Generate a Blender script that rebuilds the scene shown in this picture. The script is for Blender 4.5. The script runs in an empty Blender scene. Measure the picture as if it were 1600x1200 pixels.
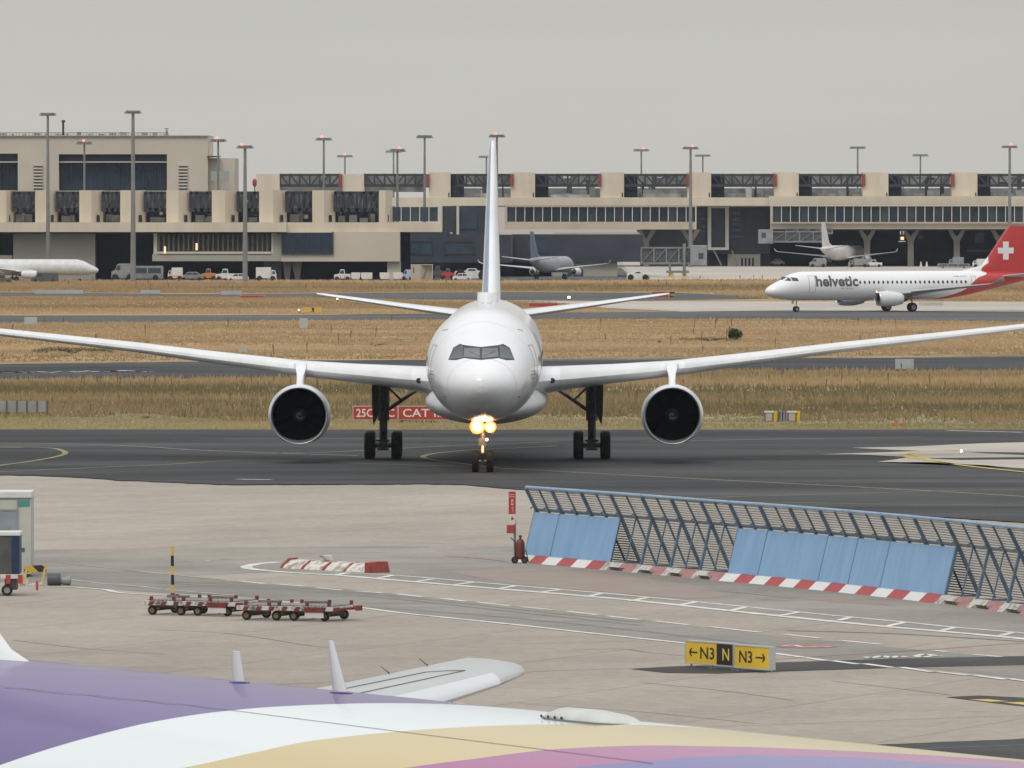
import bpy, bmesh, math, random
import numpy as np
from mathutils import Vector, Matrix
random.seed(7); rng = np.random.default_rng(7)
sc = bpy.context.scene
C = sc.collection
R = math.radians

# ------------------------------------------------------------------ camera
F = 15500.0            # focal length in photo pixels (photo 1600 x 1200)
CAMZ = 13.45
PITCH = math.atan((600 - 307) / F)
cam_data = bpy.data.cameras.new('camera')
cam = bpy.data.objects.new('camera', cam_data); C.objects.link(cam)
cam.location = (0, 0, CAMZ); cam.rotation_euler = (math.pi / 2 - PITCH, 0, 0)
cam_data.sensor_width = 36; cam_data.lens = F / 1600 * 36
cam_data.clip_start = 1; cam_data.clip_end = 20000
sc.camera = cam

# ------------------------------------------------------------------ sky and sun
SUN_EL, SUN_AZ = R(52), R(200)      # sun behind and a little left of the camera
w = bpy.data.worlds.new('World'); sc.world = w; w.use_nodes = True
nt = w.node_tree; nt.nodes.clear()
out = nt.nodes.new('ShaderNodeOutputWorld'); bg = nt.nodes.new('ShaderNodeBackground')
sky = nt.nodes.new('ShaderNodeTexSky'); sky.sky_type = 'NISHITA'; sky.sun_disc = False
sky.sun_elevation = SUN_EL; sky.sun_rotation = SUN_AZ; sky.dust_density = 6; sky.air_density = 1
tc = nt.nodes.new('ShaderNodeTexCoord'); sep = nt.nodes.new('ShaderNodeSeparateXYZ')
nt.links.new(tc.outputs['Generated'], sep.inputs[0])
ramp = nt.nodes.new('ShaderNodeValToRGB'); cr = ramp.color_ramp
cr.elements[0].position = 0.0; cr.elements[0].color = (5.75, 5.65, 5.25, 1)
cr.elements[1].position = 1.0; cr.elements[1].color = (11.0, 11.2, 11.6, 1)
e = cr.elements.new(0.12); e.color = (6.0, 6.0, 5.8, 1)
e = cr.elements.new(0.45); e.color = (9.2, 9.35, 9.6, 1)
nt.links.new(sep.outputs[2], ramp.inputs[0])
mp = nt.nodes.new('ShaderNodeMapping'); mp.inputs['Scale'].default_value = (5, 5, 60)
nz = nt.nodes.new('ShaderNodeTexNoise'); nz.inputs['Scale'].default_value = 1.3; nz.inputs['Detail'].default_value = 3
nt.links.new(tc.outputs['Generated'], mp.inputs[0]); nt.links.new(mp.outputs[0], nz.inputs[0])
mr = nt.nodes.new('ShaderNodeMapRange'); mr.inputs[3].default_value = 0.90; mr.inputs[4].default_value = 1.10
nt.links.new(nz.outputs[0], mr.inputs[0])
mul = nt.nodes.new('ShaderNodeMixRGB'); mul.blend_type = 'MULTIPLY'; mul.inputs[0].default_value = 1
nt.links.new(ramp.outputs[0], mul.inputs[1]); nt.links.new(mr.outputs[0], mul.inputs[2])
mix = nt.nodes.new('ShaderNodeMixRGB'); mix.inputs[0].default_value = 0.94
nt.links.new(sky.outputs[0], mix.inputs[1]); nt.links.new(mul.outputs[0], mix.inputs[2])
nt.links.new(mix.outputs[0], bg.inputs[0]); bg.inputs[1].default_value = 0.1
nt.links.new(bg.outputs[0], out.inputs[0])
sd = bpy.data.lights.new('sun', 'SUN'); sun = bpy.data.objects.new('sun', sd); C.objects.link(sun)
sd.energy = 1.1; sd.angle = R(22); sd.color = (1, 0.95, 0.88)
sdir = Vector((math.sin(SUN_AZ) * math.cos(SUN_EL), math.cos(SUN_AZ) * math.cos(SUN_EL), math.sin(SUN_EL)))
sun.rotation_euler = sdir.to_track_quat('Z', 'Y').to_euler()
sc.view_settings.view_transform = 'Standard'; sc.view_settings.look = 'None'
sc.view_settings.exposure = 0.0; sc.view_settings.gamma = 1

# ------------------------------------------------------------------ pixel -> world helpers
_c, _s = math.cos(PITCH), math.sin(PITCH)
def ray(px, py):
    u, v = (px - 800) / F, (600 - py) / F
    k = _c + v * _s
    return Vector((u / k, 1.0, (-_s + v * _c) / k))
def P(px, py, D):
    d = ray(px, py); return Vector((d.x * D, D, CAMZ + d.z * D))
def G(px, py, z=0.0):
    d = ray(px, py); t = (z - CAMZ) / d.z
    return Vector((d.x * t, t, z))
def ZY(py, D): return P(800, py, D).z
def XX(px, D): return (px - 800) / F * D

# ------------------------------------------------------------------ materials
MATS = {}
def mat(name, c, c2=None, scale=1.0, rough=0.6, metal=0.0, spec=0.4, bump=0.0, coat=0.0, detail=4, emit=0.0, stretch=None, lo=0.35, hi=0.65):
    if name in MATS: return MATS[name]
    m = bpy.data.materials.new(name); m.use_nodes = True; n = m.node_tree; b = n.nodes['Principled BSDF']
    b.inputs['Base Color'].default_value = (*c, 1); b.inputs['Roughness'].default_value = rough
    b.inputs['Metallic'].default_value = metal; b.inputs['Specular IOR Level'].default_value = spec
    b.inputs['Coat Weight'].default_value = coat; b.inputs['Coat Roughness'].default_value = 0.08
    if emit:
        b.inputs['Emission Color'].default_value = (*c, 1); b.inputs['Emission Strength'].default_value = emit
    if c2 is not None or bump:
        t = n.nodes.new('ShaderNodeTexCoord'); mpp = n.nodes.new('ShaderNodeMapping')
        if stretch: mpp.inputs['Scale'].default_value = stretch
        n.links.new(t.outputs['Object'], mpp.inputs[0])
        z = n.nodes.new('ShaderNodeTexNoise'); z.inputs['Scale'].default_value = scale; z.inputs['Detail'].default_value = detail
        z.inputs['Roughness'].default_value = 0.6
        n.links.new(mpp.outputs[0], z.inputs[0])
        if c2 is not None:
            r = n.nodes.new('ShaderNodeValToRGB'); r.color_ramp.elements[0].position = lo; r.color_ramp.elements[1].position = hi
            r.color_ramp.elements[0].color = (*c, 1); r.color_ramp.elements[1].color = (*c2, 1)
            n.links.new(z.outputs[0], r.inputs[0]); n.links.new(r.outputs[0], b.inputs['Base Color'])
        if bump:
            bp = n.nodes.new('ShaderNodeBump'); bp.inputs['Strength'].default_value = bump
            n.links.new(z.outputs[0], bp.inputs['Height']); n.links.new(bp.outputs[0], b.inputs['Normal'])
    MATS[name] = m; return m

def layered(name, layers, rough=0.85, spec=0.1, bump=0.0, brick=None, turn=0.0):
    """ground material: base colour times several noise layers (scale, dark, light); layers[0] is (colour a, colour b, scale)"""
    m = bpy.data.materials.new(name); m.use_nodes = True; n = m.node_tree; b = n.nodes['Principled BSDF']
    b.inputs['Roughness'].default_value = rough; b.inputs['Specular IOR Level'].default_value = spec
    t = n.nodes.new('ShaderNodeTexCoord'); mpp = n.nodes.new('ShaderNodeMapping'); mpp.inputs['Rotation'].default_value = (0, 0, turn)
    n.links.new(t.outputs['Object'], mpp.inputs[0])
    cur = None; last = None
    for i, L in enumerate(layers):
        z = n.nodes.new('ShaderNodeTexNoise'); z.inputs['Detail'].default_value = 5; z.inputs['Roughness'].default_value = 0.6
        z.inputs['Scale'].default_value = L[2]
        m2 = n.nodes.new('ShaderNodeMapping'); m2.inputs['Location'].default_value = (i * 37.1, i * 11.3, 0)
        if len(L) > 3: m2.inputs['Scale'].default_value = L[3]
        n.links.new(mpp.outputs[0], m2.inputs[0]); n.links.new(m2.outputs[0], z.inputs[0])
        r = n.nodes.new('ShaderNodeValToRGB'); r.color_ramp.elements[0].position = 0.36; r.color_ramp.elements[1].position = 0.64
        ca, cb = L[0], L[1]
        if i: ca = (ca,) * 3; cb = (cb,) * 3
        r.color_ramp.elements[0].color = (*ca, 1); r.color_ramp.elements[1].color = (*cb, 1)
        n.links.new(z.outputs[0], r.inputs[0]); last = z
        if cur is None: cur = r.outputs[0]
        else:
            x = n.nodes.new('ShaderNodeMixRGB'); x.blend_type = 'MULTIPLY'; x.inputs[0].default_value = 1
            n.links.new(cur, x.inputs[1]); n.links.new(r.outputs[0], x.inputs[2]); cur = x.outputs[0]
    if brick:
        bk = n.nodes.new('ShaderNodeTexBrick'); bk.offset = 0; bk.inputs['Scale'].default_value = 1
        bk.inputs['Brick Width'].default_value = brick[0]; bk.inputs['Row Height'].default_value = brick[1]
        bk.inputs['Mortar Size'].default_value = brick[2]; bk.inputs['Mortar Smooth'].default_value = 0.3
        bk.inputs['Color1'].default_value = (1, 1, 1, 1); bk.inputs['Color2'].default_value = (brick[4],) * 3 + (1,)
        bk.inputs['Mortar'].default_value = (brick[3],) * 3 + (1,)
        n.links.new(mpp.outputs[0], bk.inputs[0])
        x = n.nodes.new('ShaderNodeMixRGB'); x.blend_type = 'MULTIPLY'; x.inputs[0].default_value = 1
        n.links.new(cur, x.inputs[1]); n.links.new(bk.outputs[0], x.inputs[2]); cur = x.outputs[0]
    n.links.new(cur, b.inputs['Base Color'])
    if bump:
        bp = n.nodes.new('ShaderNodeBump'); bp.inputs['Strength'].default_value = bump
        n.links.new(last.outputs[0], bp.inputs['Height']); n.links.new(bp.outputs[0], b.inputs['Normal'])
    MATS[name] = m; return m

M_white = mat('aircraft_white', (0.80, 0.81, 0.82), (0.73, 0.74, 0.75), 0.35, rough=0.28, spec=0.5, coat=0.6)
M_offw = mat('fairing_white', (0.70, 0.71, 0.71), (0.62, 0.63, 0.63), 0.8, rough=0.4)
M_slat = mat('slat_grey', (0.74, 0.75, 0.75), (0.66, 0.67, 0.67), 0.7, rough=0.38)
M_metal = mat('polished_lip', (0.62, 0.64, 0.66), (0.5, 0.52, 0.54), 2, rough=0.3, metal=0.8)
M_dark = mat('dark_metal', (0.035, 0.036, 0.038), (0.06, 0.058, 0.055), 3, rough=0.5)
M_gear = mat('gear_metal', (0.05, 0.05, 0.05), (0.12, 0.115, 0.105), 5, rough=0.5)
M_black = mat('black_void', (0.006, 0.006, 0.007), rough=0.7, spec=0.1)
M_fanb = mat('fan_blade', (0.003, 0.003, 0.0035), rough=0.6, spec=.08)
M_rubber = mat('rubber', (0.018, 0.018, 0.018), (0.035, 0.033, 0.03), 6, rough=0.8, spec=0.25)
M_rim = mat('wheel_rim', (0.28, 0.28, 0.27), rough=0.4, metal=0.5)
M_blue = mat('livery_blue', (0.24, 0.31, 0.40), (0.20, 0.27, 0.37), 1, rough=0.3, coat=0.4)
M_glass = mat('cockpit_glass', (0.05, 0.06, 0.065), rough=0.08, spec=0.8)
M_frame = mat('window_frame_dark', (0.035, 0.035, 0.036), rough=0.45)
M_line = mat('panel_line', (0.22, 0.22, 0.22), rough=0.7)
M_beige = mat('beige_cladding', (0.66, 0.585, 0.465), (0.57, 0.50, 0.39), 0.35, rough=0.8, spec=0.2, stretch=(1, 1, .18), detail=6)
M_beige2 = mat('beige_render', (0.59, 0.53, 0.43), (0.53, 0.475, 0.385), 0.1, rough=0.85, spec=0.15)
M_grayw = mat('grey_render', (0.42, 0.40, 0.34), (0.37, 0.355, 0.30), 0.15, rough=0.85, spec=0.15)
M_char = mat('charcoal_panel', (0.034, 0.042, 0.055), (0.050, 0.058, 0.072), 0.25, rough=0.55, spec=0.3)
M_dglass = mat('dark_glazing', (0.010, 0.021, 0.040), (0.030, 0.048, 0.072), 0.22, rough=0.25, spec=0.35)
M_bglass = mat('blue_glazing', (0.05, 0.075, 0.10), (0.025, 0.04, 0.06), 0.3, rough=0.2, spec=0.4)
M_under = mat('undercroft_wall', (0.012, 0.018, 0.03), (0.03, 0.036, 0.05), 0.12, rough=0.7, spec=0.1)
M_concc = mat('column_concrete', (0.26, 0.24, 0.205), (0.20, 0.185, 0.16), 0.3, rough=0.85)
M_frmw = mat('facade_frame', (0.60, 0.57, 0.48), rough=0.7)
M_steel = mat('truss_steel', (0.03, 0.034, 0.038), rough=0.6)
M_mast = mat('galvanised_mast', (0.22, 0.23, 0.225), (0.17, 0.175, 0.17), 0.5, rough=0.6)
M_lampred = mat('obstruction_lamp', (1.0, 0.16, 0.07), emit=3.0)
M_lampor = mat('amber_lamp', (1.0, 0.5, 0.16), emit=6.0)
M_red = mat('sign_red', (0.42, 0.05, 0.035), (0.36, 0.045, 0.03), 1.5, rough=0.6)
M_redp = mat('faded_red_paint', (0.42, 0.055, 0.045), (0.34, 0.06, 0.05), 2.5, rough=0.7)
M_whitep = mat('worn_white_paint', (0.68, 0.67, 0.63), (0.52, 0.50, 0.46), 3.0, rough=0.75)
M_yel = mat('sign_yellow', (0.72, 0.46, 0.02), (0.64, 0.40, 0.02), 1.2, rough=0.5)
M_blackp = mat('sign_black', (0.012, 0.012, 0.012), rough=0.5)
M_alu = mat('sign_frame_grey', (0.42, 0.43, 0.42), rough=0.5)
M_vwhite = mat('vehicle_white', (0.66, 0.67, 0.66), (0.56, 0.57, 0.56), 0.9, rough=0.4)
M_vgrey = mat('vehicle_grey', (0.28, 0.30, 0.30), (0.2, 0.21, 0.21), 0.9, rough=0.5)
M_vdark = mat('vehicle_dark', (0.06, 0.068, 0.075), (0.1, 0.105, 0.11), 0.9, rough=0.5)
M_vorange = mat('vehicle_orange', (0.55, 0.22, 0.07), rough=0.5)
M_vyellow = mat('vehicle_yellow', (0.58, 0.38, 0.09), rough=0.5)
M_vred = mat('vehicle_red', (0.45, 0.05, 0.04), rough=0.45)

# ------------------------------------------------------------------ objects and meshes
def tag(o, label=None, cat=None, group=None, kind=None):
    if label: o['label'] = label
    if cat: o['category'] = cat
    if group: o['group'] = group
    if kind: o['kind'] = kind
    return o
def thing(name, label, cat, loc=(0, 0, 0), rz=0.0, group=None):
    o = bpy.data.objects.new(name, None); C.objects.link(o); o.location = loc; o.rotation_euler = (0, 0, rz)
    o.empty_display_size = 0.5
    return tag(o, label, cat, group)
def clone(root, loc, rz, label):
    def cp(o, par):
        c = o.copy(); C.objects.link(c); c.parent = par
        for ch in o.children: cp(ch, c)
        return c
    r = cp(root, None); r.location = loc; r.rotation_euler = (0, 0, rz); r['label'] = label
    return r

class MB:
    def __init__(s, off=(0, 0, 0)):
        s.v = []; s.f = []; s.m = []; s.mi = 0; s.off = Vector(off)
    def add(s, vs, fs, mi=None):
        b = len(s.v); s.v += [tuple(Vector(v) - s.off) for v in vs]
        s.f += [tuple(b + i for i in f) for f in fs]; s.m += [s.mi if mi is None else mi] * len(fs)
    def box(s, x0, x1, y0, y1, z0, z1, mi=None):
        s.add([(x0, y0, z0), (x1, y0, z0), (x1, y1, z0), (x0, y1, z0), (x0, y0, z1), (x1, y0, z1), (x1, y1, z1), (x0, y1, z1)],
              [(3, 2, 1, 0), (4, 5, 6, 7), (0, 1, 5, 4), (1, 2, 6, 5), (2, 3, 7, 6), (3, 0, 4, 7)], mi)
    def hexa(s, p, mi=None):   # 8 points, bottom loop then top loop
        s.add(p, [(3, 2, 1, 0), (4, 5, 6, 7), (0, 1, 5, 4), (1, 2, 6, 5), (2, 3, 7, 6), (3, 0, 4, 7)], mi)
    def tube(s, a, b, r0, r1=None, n=8, mi=None, cap=True):
        a = Vector(a); b = Vector(b); r1 = r0 if r1 is None else r1
        d = (b - a)
        if d.length < 1e-6: return
        d.normalize(); u = d.orthogonal().normalized(); w_ = d.cross(u)
        vs = []
        for p, r in ((a, r0), (b, r1)):
            for k in range(n):
                t = 2 * math.pi * (k + 0.5) / n; vs.append(p + (u * math.cos(t) + w_ * math.sin(t)) * r)
        fs = [(k, (k + 1) % n, n + (k + 1) % n, n + k) for k in range(n)]
        if cap: fs += [tuple(range(n))[::-1], tuple(range(n, 2 * n))]
        s.add(vs, fs, mi)
    def bar(s, a, b, wd, ht, up=(0, 0, 1), mi=None):
        a = Vector(a); b = Vector(b); d = (b - a).normalized(); up = Vector(up)
        sx = d.cross(up)
        if sx.length < 1e-4: sx = d.cross(Vector((1, 0, 0)))
        sx.normalize(); uz = sx.cross(d).normalized(); sx *= wd / 2; uz *= ht / 2
        s.hexa([a - sx - uz, a + sx - uz, b + sx - uz, b - sx - uz, a - sx + uz, a + sx + uz, b + sx + uz, b - sx + uz], mi)
    def loft(s, rings, close=True, cap0=True, cap1=True, mi=None):
        n = len(rings[0]); vs = [p for r in rings for p in r]; fs = []
        for i in range(len(rings) - 1):
            for k in range(n if close else n - 1):
                k2 = (k + 1) % n
                fs.append((i * n + k, i * n + k2, (i + 1) * n + k2, (i + 1) * n + k))
        if cap0: fs.append(tuple(range(n))[::-1])
        if cap1: fs.append(tuple(range((len(rings) - 1) * n, len(rings) * n)))
        s.add(vs, fs, mi)
    def lathe(s, prof, c=(0, 0, 0), axis='Y', n=32, mi=None, cap0=False, cap1=False, sq=None):
        rings = []; c = Vector(c)
        for (t, r) in prof:
            ring = []
            for k in range(n):
                a = 2 * math.pi * k / n; x = r * math.cos(a); z = r * math.sin(a)
                if sq and t > .2 and z < -.72 * r: z = -.72 * r - (-.72 * r - z) * (1 - .45 * min((t - .2) / .8, 1))
                if axis == 'Y': ring.append(c + Vector((x, t, z)))
                elif axis == 'X': ring.append(c + Vector((t, x, z)))
                else: ring.append(c + Vector((x, z, t)))
            rings.append(ring)
        s.loft(rings, True, cap0, cap1, mi)
    def prism(s, poly, y0, y1, mi=None):   # polygon in x-z extruded along y
        n = len(poly)
        vs = [(x, y0, z) for x, z in poly] + [(x, y1, z) for x, z in poly]
        fs = [tuple(range(n)), tuple(range(n, 2 * n))[::-1]] + [(k, n + k, n + (k + 1) % n, (k + 1) % n) for k in range(n)]
        s.add(vs, fs, mi)
    def prismx(s, poly, x0, x1, mi=None):  # polygon in y-z extruded along x
        n = len(poly)
        vs = [(x0, y, z) for y, z in poly] + [(x1, y, z) for y, z in poly]
        fs = [tuple(range(n)), tuple(range(n, 2 * n))[::-1]] + [(k, n + k, n + (k + 1) % n, (k + 1) % n) for k in range(n)]
        s.add(vs, fs, mi)
    def build(s, name, mats, parent=None, smooth=False, bevel=0.0, fix=True):
        me = bpy.data.meshes.new(name); me.from_pydata(s.v, [], s.f)
        if not isinstance(mats, (list, tuple)): mats = [mats]
        for m in mats: me.materials.append(m)
        me.polygons.foreach_set('material_index', s.m)
        if fix:
            bm = bmesh.new(); bm.from_mesh(me)
            bmesh.ops.recalc_face_normals(bm, faces=bm.faces); bm.to_mesh(me); bm.free()
        if smooth:
            me.polygons.foreach_set('use_smooth', [True] * len(me.polygons))
            if smooth is not True: me.set_sharp_from_angle(angle=R(smooth))
        o = bpy.data.objects.new(name, me); C.objects.link(o)
        if parent: o.parent = parent
        if bevel:
            md = o.modifiers.new('bevel', 'BEVEL'); md.width = bevel; md.segments = 2; md.limit_method = 'ANGLE'
        return o

def text_flat(s, w_, h_, bold=0.0):
    """mesh data of lettering fitted to a w x h box in the x-z plane, origin bottom left"""
    cu = bpy.data.curves.new('lettering', 'FONT'); cu.body = s; cu.resolution_u = 3; cu.offset = bold
    ob = bpy.data.objects.new('lettering', cu); C.objects.link(ob)
    bpy.context.view_layer.update()
    me = bpy.data.meshes.new_from_object(ob)
    vs = np.array([v.co[:] for v in me.vertices]); fs = [tuple(p.vertices) for p in me.polygons]
    bpy.data.objects.remove(ob); bpy.data.curves.remove(cu); bpy.data.meshes.remove(me)
    mn = vs.min(0); mx = vs.max(0)
    x = (vs[:, 0] - mn[0]) / (mx[0] - mn[0]) * w_; z = (vs[:, 1] - mn[1]) / (mx[1] - mn[1]) * h_
    return [(float(a), 0.0, float(b)) for a, b in zip(x, z)], fs
def mesh_from(name, vs, fs, m, parent=None):
    me = bpy.data.meshes.new(name); me.from_pydata(vs, [], fs); me.materials.append(m)
    o = bpy.data.objects.new(name, me); C.objects.link(o)
    if parent: o.parent = parent
    return o

def interp(tab, n_mul=1):
    """monotone cubic interpolation of station table rows; returns a function"""
    a = np.array(tab, float); xs = a[:, 0]
    def slopes(y):
        d = np.diff(y) / np.diff(xs); m = np.zeros(len(xs)); m[0] = d[0]; m[-1] = d[-1]
        for i in range(1, len(xs) - 1):
            if d[i - 1] * d[i] <= 0: m[i] = 0
            else:
                h0 = xs[i] - xs[i - 1]; h1 = xs[i + 1] - xs[i]; w1 = 2 * h1 + h0; w2 = h1 + 2 * h0
                m[i] = (w1 + w2) / (w1 / d[i - 1] + w2 / d[i])
        return m
    ms = [slopes(a[:, k]) for k in range(1, a.shape[1])]
    def f(x):
        x = min(max(x, xs[0]), xs[-1]); i = min(int(np.searchsorted(xs, x, 'right')) - 1, len(xs) - 2)
        h = xs[i + 1] - xs[i]; t = (x - xs[i]) / h; o = []
        for k in range(1, a.shape[1]):
            y0, y1, m0, m1 = a[i, k], a[i + 1, k], ms[k - 1][i], ms[k - 1][i + 1]
            o.append((2 * t**3 - 3 * t**2 + 1) * y0 + (t**3 - 2 * t**2 + t) * h * m0 + (-2 * t**3 + 3 * t**2) * y1 + (t**3 - t**2) * h * m1)
        return o
    return f

# ------------------------------------------------------------------ ground sheets
def sheet(name, pts, z, m, px=True):
    vs = [G(x, y, z) for x, y in pts] if px else [Vector((x, y, z)) for x, y in pts]
    bm = bmesh.new(); f = bm.faces.new([bm.verts.new(v) for v in vs]); bmesh.ops.triangulate(bm, faces=[f])
    bm.normal_update()
    for f in bm.faces:
        if f.normal.z < 0: f.normal_flip()
    me = bpy.data.meshes.new(name); bm.to_mesh(me); bm.free(); me.materials.append(m)
    o = bpy.data.objects.new(name, me); C.objects.link(o); o['kind'] = 'structure'; return o
def jag(pts, amp, step=12, seed=1):
    """photo-pixel polyline with a slightly ragged edge"""
    r = random.Random(seed); o = []
    for (x0, y0), (x1, y1) in zip(pts, pts[1:]):
        n = max(1, int(abs(x1 - x0) / step))
        for k in range(n):
            t = k / n; o.append((x0 + (x1 - x0) * t, y0 + (y1 - y0) * t + r.uniform(-amp, amp)))
    o.append(pts[-1]); return o
def stroke(mb, pts, wd, z, px=True):
    P_ = [G(x, y, z) if px else Vector((x, y, z)) for x, y in pts]
    n = len(P_); L = []; Rr = []
    for i in range(n):
        d = (P_[min(i + 1, n - 1)] - P_[max(i - 1, 0)]); d.z = 0; d.normalize()
        p = Vector((-d.y, d.x, 0)) * (wd / 2)
        L.append(P_[i] + p); Rr.append(P_[i] - p)
    vs = L + Rr; mb.add(vs, [(i, i + 1, n + i + 1, n + i) for i in range(n - 1)])
def curve(pts, n=8):
    """Catmull-Rom through photo-pixel points"""
    p = [np.array(q, float) for q in pts]; p = [2 * p[0] - p[1]] + p + [2 * p[-1] - p[-2]]; o = []
    for i in range(1, len(p) - 2):
        for k in range(n):
            t = k / n
            o.append(tuple(0.5 * (2 * p[i] + (p[i + 1] - p[i - 1]) * t + (2 * p[i - 1] - 5 * p[i] + 4 * p[i + 1] - p[i + 2]) * t * t + (3 * p[i] - p[i - 1] - 3 * p[i + 1] + p[i + 2]) * t**3)))
    o.append(tuple(p[-2])); return o

M_apron = layered('apron_concrete', [((0.33, 0.292, 0.245), (0.40, 0.357, 0.302), 0.035, (1, 0.45, 1)), (0.93, 1.05, 0.25, (1, 0.5, 1)), (0.90, 1.08, 2.2), (0.93, 1.05, 14)], brick=(7.5, 7.5, 0.045, 0.66, 0.95), turn=R(20), bump=0.05)
M_apron2 = layered('apron_concrete_grey', [((0.25, 0.235, 0.205), (0.325, 0.302, 0.262), 0.05), (0.88, 1.07, 0.3, (1, 0.5, 1)), (0.92, 1.06, 3.0)], brick=(7.5, 7.5, 0.04, 0.75, 0.97), turn=R(20))
M_serv = layered('service_road_asphalt', [((0.225, 0.215, 0.19), (0.29, 0.272, 0.24), 0.06, (1, 0.4, 1)), (0.85, 1.10, 0.5, (0.4, 1, 1)), (0.92, 1.06, 5)])
M_taxi = layered('taxiway_asphalt', [((0.042, 0.044, 0.045), (0.076, 0.078, 0.077), 0.035, (0.6, 1, 1)), (0.68, 1.32, 0.11, (0.22, 1, 1)), (0.9, 1.1, 1.4), (0.92, 1.08, 9)])
M_road2 = layered('far_road_asphalt', [((0.075, 0.077, 0.078), (0.115, 0.116, 0.112), 0.03, (0.5, 1, 1)), (0.85, 1.15, 0.12, (0.35, 1, 1)), (0.9, 1.1, 1.4)])
M_farconc = layered('far_concrete', [((0.40, 0.365, 0.32), (0.48, 0.44, 0.385), 0.02), (0.92, 1.06, 0.2)])
M_darkasph = layered('dark_asphalt_strip', [((0.055, 0.055, 0.053), (0.08, 0.079, 0.075), 0.3), (0.88, 1.1, 3)])
M_grass = layered('dry_grass_ground', [((0.26, 0.19, 0.10), (0.42, 0.282, 0.145), 0.022, (0.6, 1.6, 1)), (0.74, 1.15, 0.07, (0.5, 1.2, 1)), (0.85, 1.12, 0.6), (0.85, 1.12, 3.5)], bump=0.3)

def edge(pts): return [(-500, pts[0][1])] + pts + [(2100, pts[-1][1])]
big = 9000
sheet('ground', [(-big, -200), (big, -200), (big, 15000), (-big, 15000)], 0.0, M_apron, px=False)
# far dry field in one sheet, roads lie on it
sheet('grass_field', edge([(0, 671), (1600, 671)]) + edge([(0, 437), (600, 439), (960, 438.5), (1100, 436.5), (1600, 436)])[::-1], 0.02, M_grass)
sheet('terminal_apron_left', [(-500, 439), (930, 438.8), (990, 436), (970, 418), (-500, 418)], 0.03, M_road2)
sheet('terminal_apron_right', [(990, 437.5), (2100, 436.5), (2100, 408), (970, 408)], 0.04, M_farconc)
M_verge = layered('grass_verge_ground', [((0.20, 0.175, 0.09), (0.31, 0.245, 0.13), 0.04, (0.6, 1.6, 1)), (0.8, 1.15, 0.3), (0.88, 1.1, 3.5)])
sheet('grass_verge', edge([(0, 670), (1600, 670)]) + edge([(0, 598), (300, 593), (850, 585), (1180, 580), (1600, 582)])[::-1], 0.028, M_verge)
# main taxiway
near = edge([(0, 742), (60, 743), (130, 746), (180, 750), (260, 753), (350, 757), (480, 757), (640, 756), (720, 757), (815, 765), (960, 775), (1200, 790), (1600, 816)])
sheet('taxiway', jag(near, 0.5, 9) + jag(edge([(0, 671.5), (1600, 671.5)]), 0.25, 15)[::-1], 0.035, M_taxi)
# second and third taxiways on the grass
sheet('middle_taxiway', jag(edge([(0, 597), (300, 592), (530, 588), (850, 584), (1180, 579), (1600, 581)]), 0.5, 14) + jag(edge([(0, 569), (200, 566), (500, 563), (850, 561), (1300, 559), (1600, 556)]), 0.3, 20)[::-1], 0.04, M_taxi)
sheet('far_taxiway', jag(edge([(0, 505), (240, 503), (480, 500), (850, 498), (1240, 498), (1600, 502)]), 0.3, 20) + jag(edge([(0, 493.5), (480, 492), (850, 488), (1060, 487), (1240, 485), (1600, 487)]), 0.2, 25)[::-1], 0.04, M_road2)
sheet('concrete_shoulder', [(860, 474.5), (960, 482), (1065, 486.8), (1240, 485), (1600, 486.8), (2100, 487), (2100, 473), (1600, 472), (1240, 471.5), (940, 470.5), (640, 468), (640, 469.5)], 0.06, M_farconc)
sheet('far_link_road', [(-500, 462), (240, 462.5), (480, 464), (640, 468), (1000, 469.5), (1230, 466), (1060, 457.5), (800, 456.5), (560, 458), (300, 459.5), (60, 457), (-500, 456)], 0.05, M_road2)
# concrete fingers at the right of the taxiway
sheet('concrete_patch', jag([(1280, 710), (1330, 709.5), (1420, 714), (1370, 722), (1450, 722), (1540, 727), (1600, 732), (2100, 750)], 0.3, 20) + [(2100, 696), (1600, 690.8), (1540, 692.4), (1480, 695), (1420, 697.8), (1330, 699.6), (1390, 702.6), (1440, 704.6), (1370, 707)], 0.055, M_farconc)
sheet('tyre_smear', [(1500, 705.5), (1600, 707), (2100, 712), (2100, 716), (1600, 711), (1540, 708)], 0.06, M_taxi)
sheet('tyre_smear', [(1440, 716), (1600, 714), (1800, 715), (1600, 717.5), (1500, 718.5)], 0.06, M_taxi)
# near apron tones
sheet('apron_roadside', jag([(-500, 862), (0, 860), (200, 857), (420, 855), (600, 853), (820, 853)], .5, 25) + [(830, 880), (1124, 907), (1343, 928), (1600, 960), (2100, 1030), (2100, 1060), (1600, 1000), (1212, 958), (980, 936.8), (760, 918), (590, 904), (446, 893), (300, 899), (98, 880), (-500, 872)], 0.004, M_apron2)
sheet('service_road', jag([(-500, 870), (98, 881), (265, 899), (352, 907), (560, 922), (760, 942), (980, 965), (1200, 992), (1435, 1015), (1600, 1030), (2100, 1080)], 0.4, 20) + [(2100, 1150), (1600, 1060), (1500, 1049), (1292, 1031), (1212, 1021), (1073, 1005), (914, 988), (760, 971), (561, 949), (372, 931), (235, 925), (95, 914), (-500, 880)], 0.006, M_serv)
sheet('asphalt_strip', [(985, 1045), (1040, 1041.5), (1212, 1035), (1396, 1029), (1600, 1025), (2100, 1012), (2100, 1026), (1600, 1039), (1402, 1043), (1212, 1049), (1120, 1052), (1040, 1051)], 0.012, M_darkasph)
sheet('asphalt_patch', [(1478, 1089), (1530, 1086.5), (1600, 1090), (1700, 1094), (1700, 1110), (1600, 1103.5), (1560, 1099)], 0.012, M_darkasph)
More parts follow.
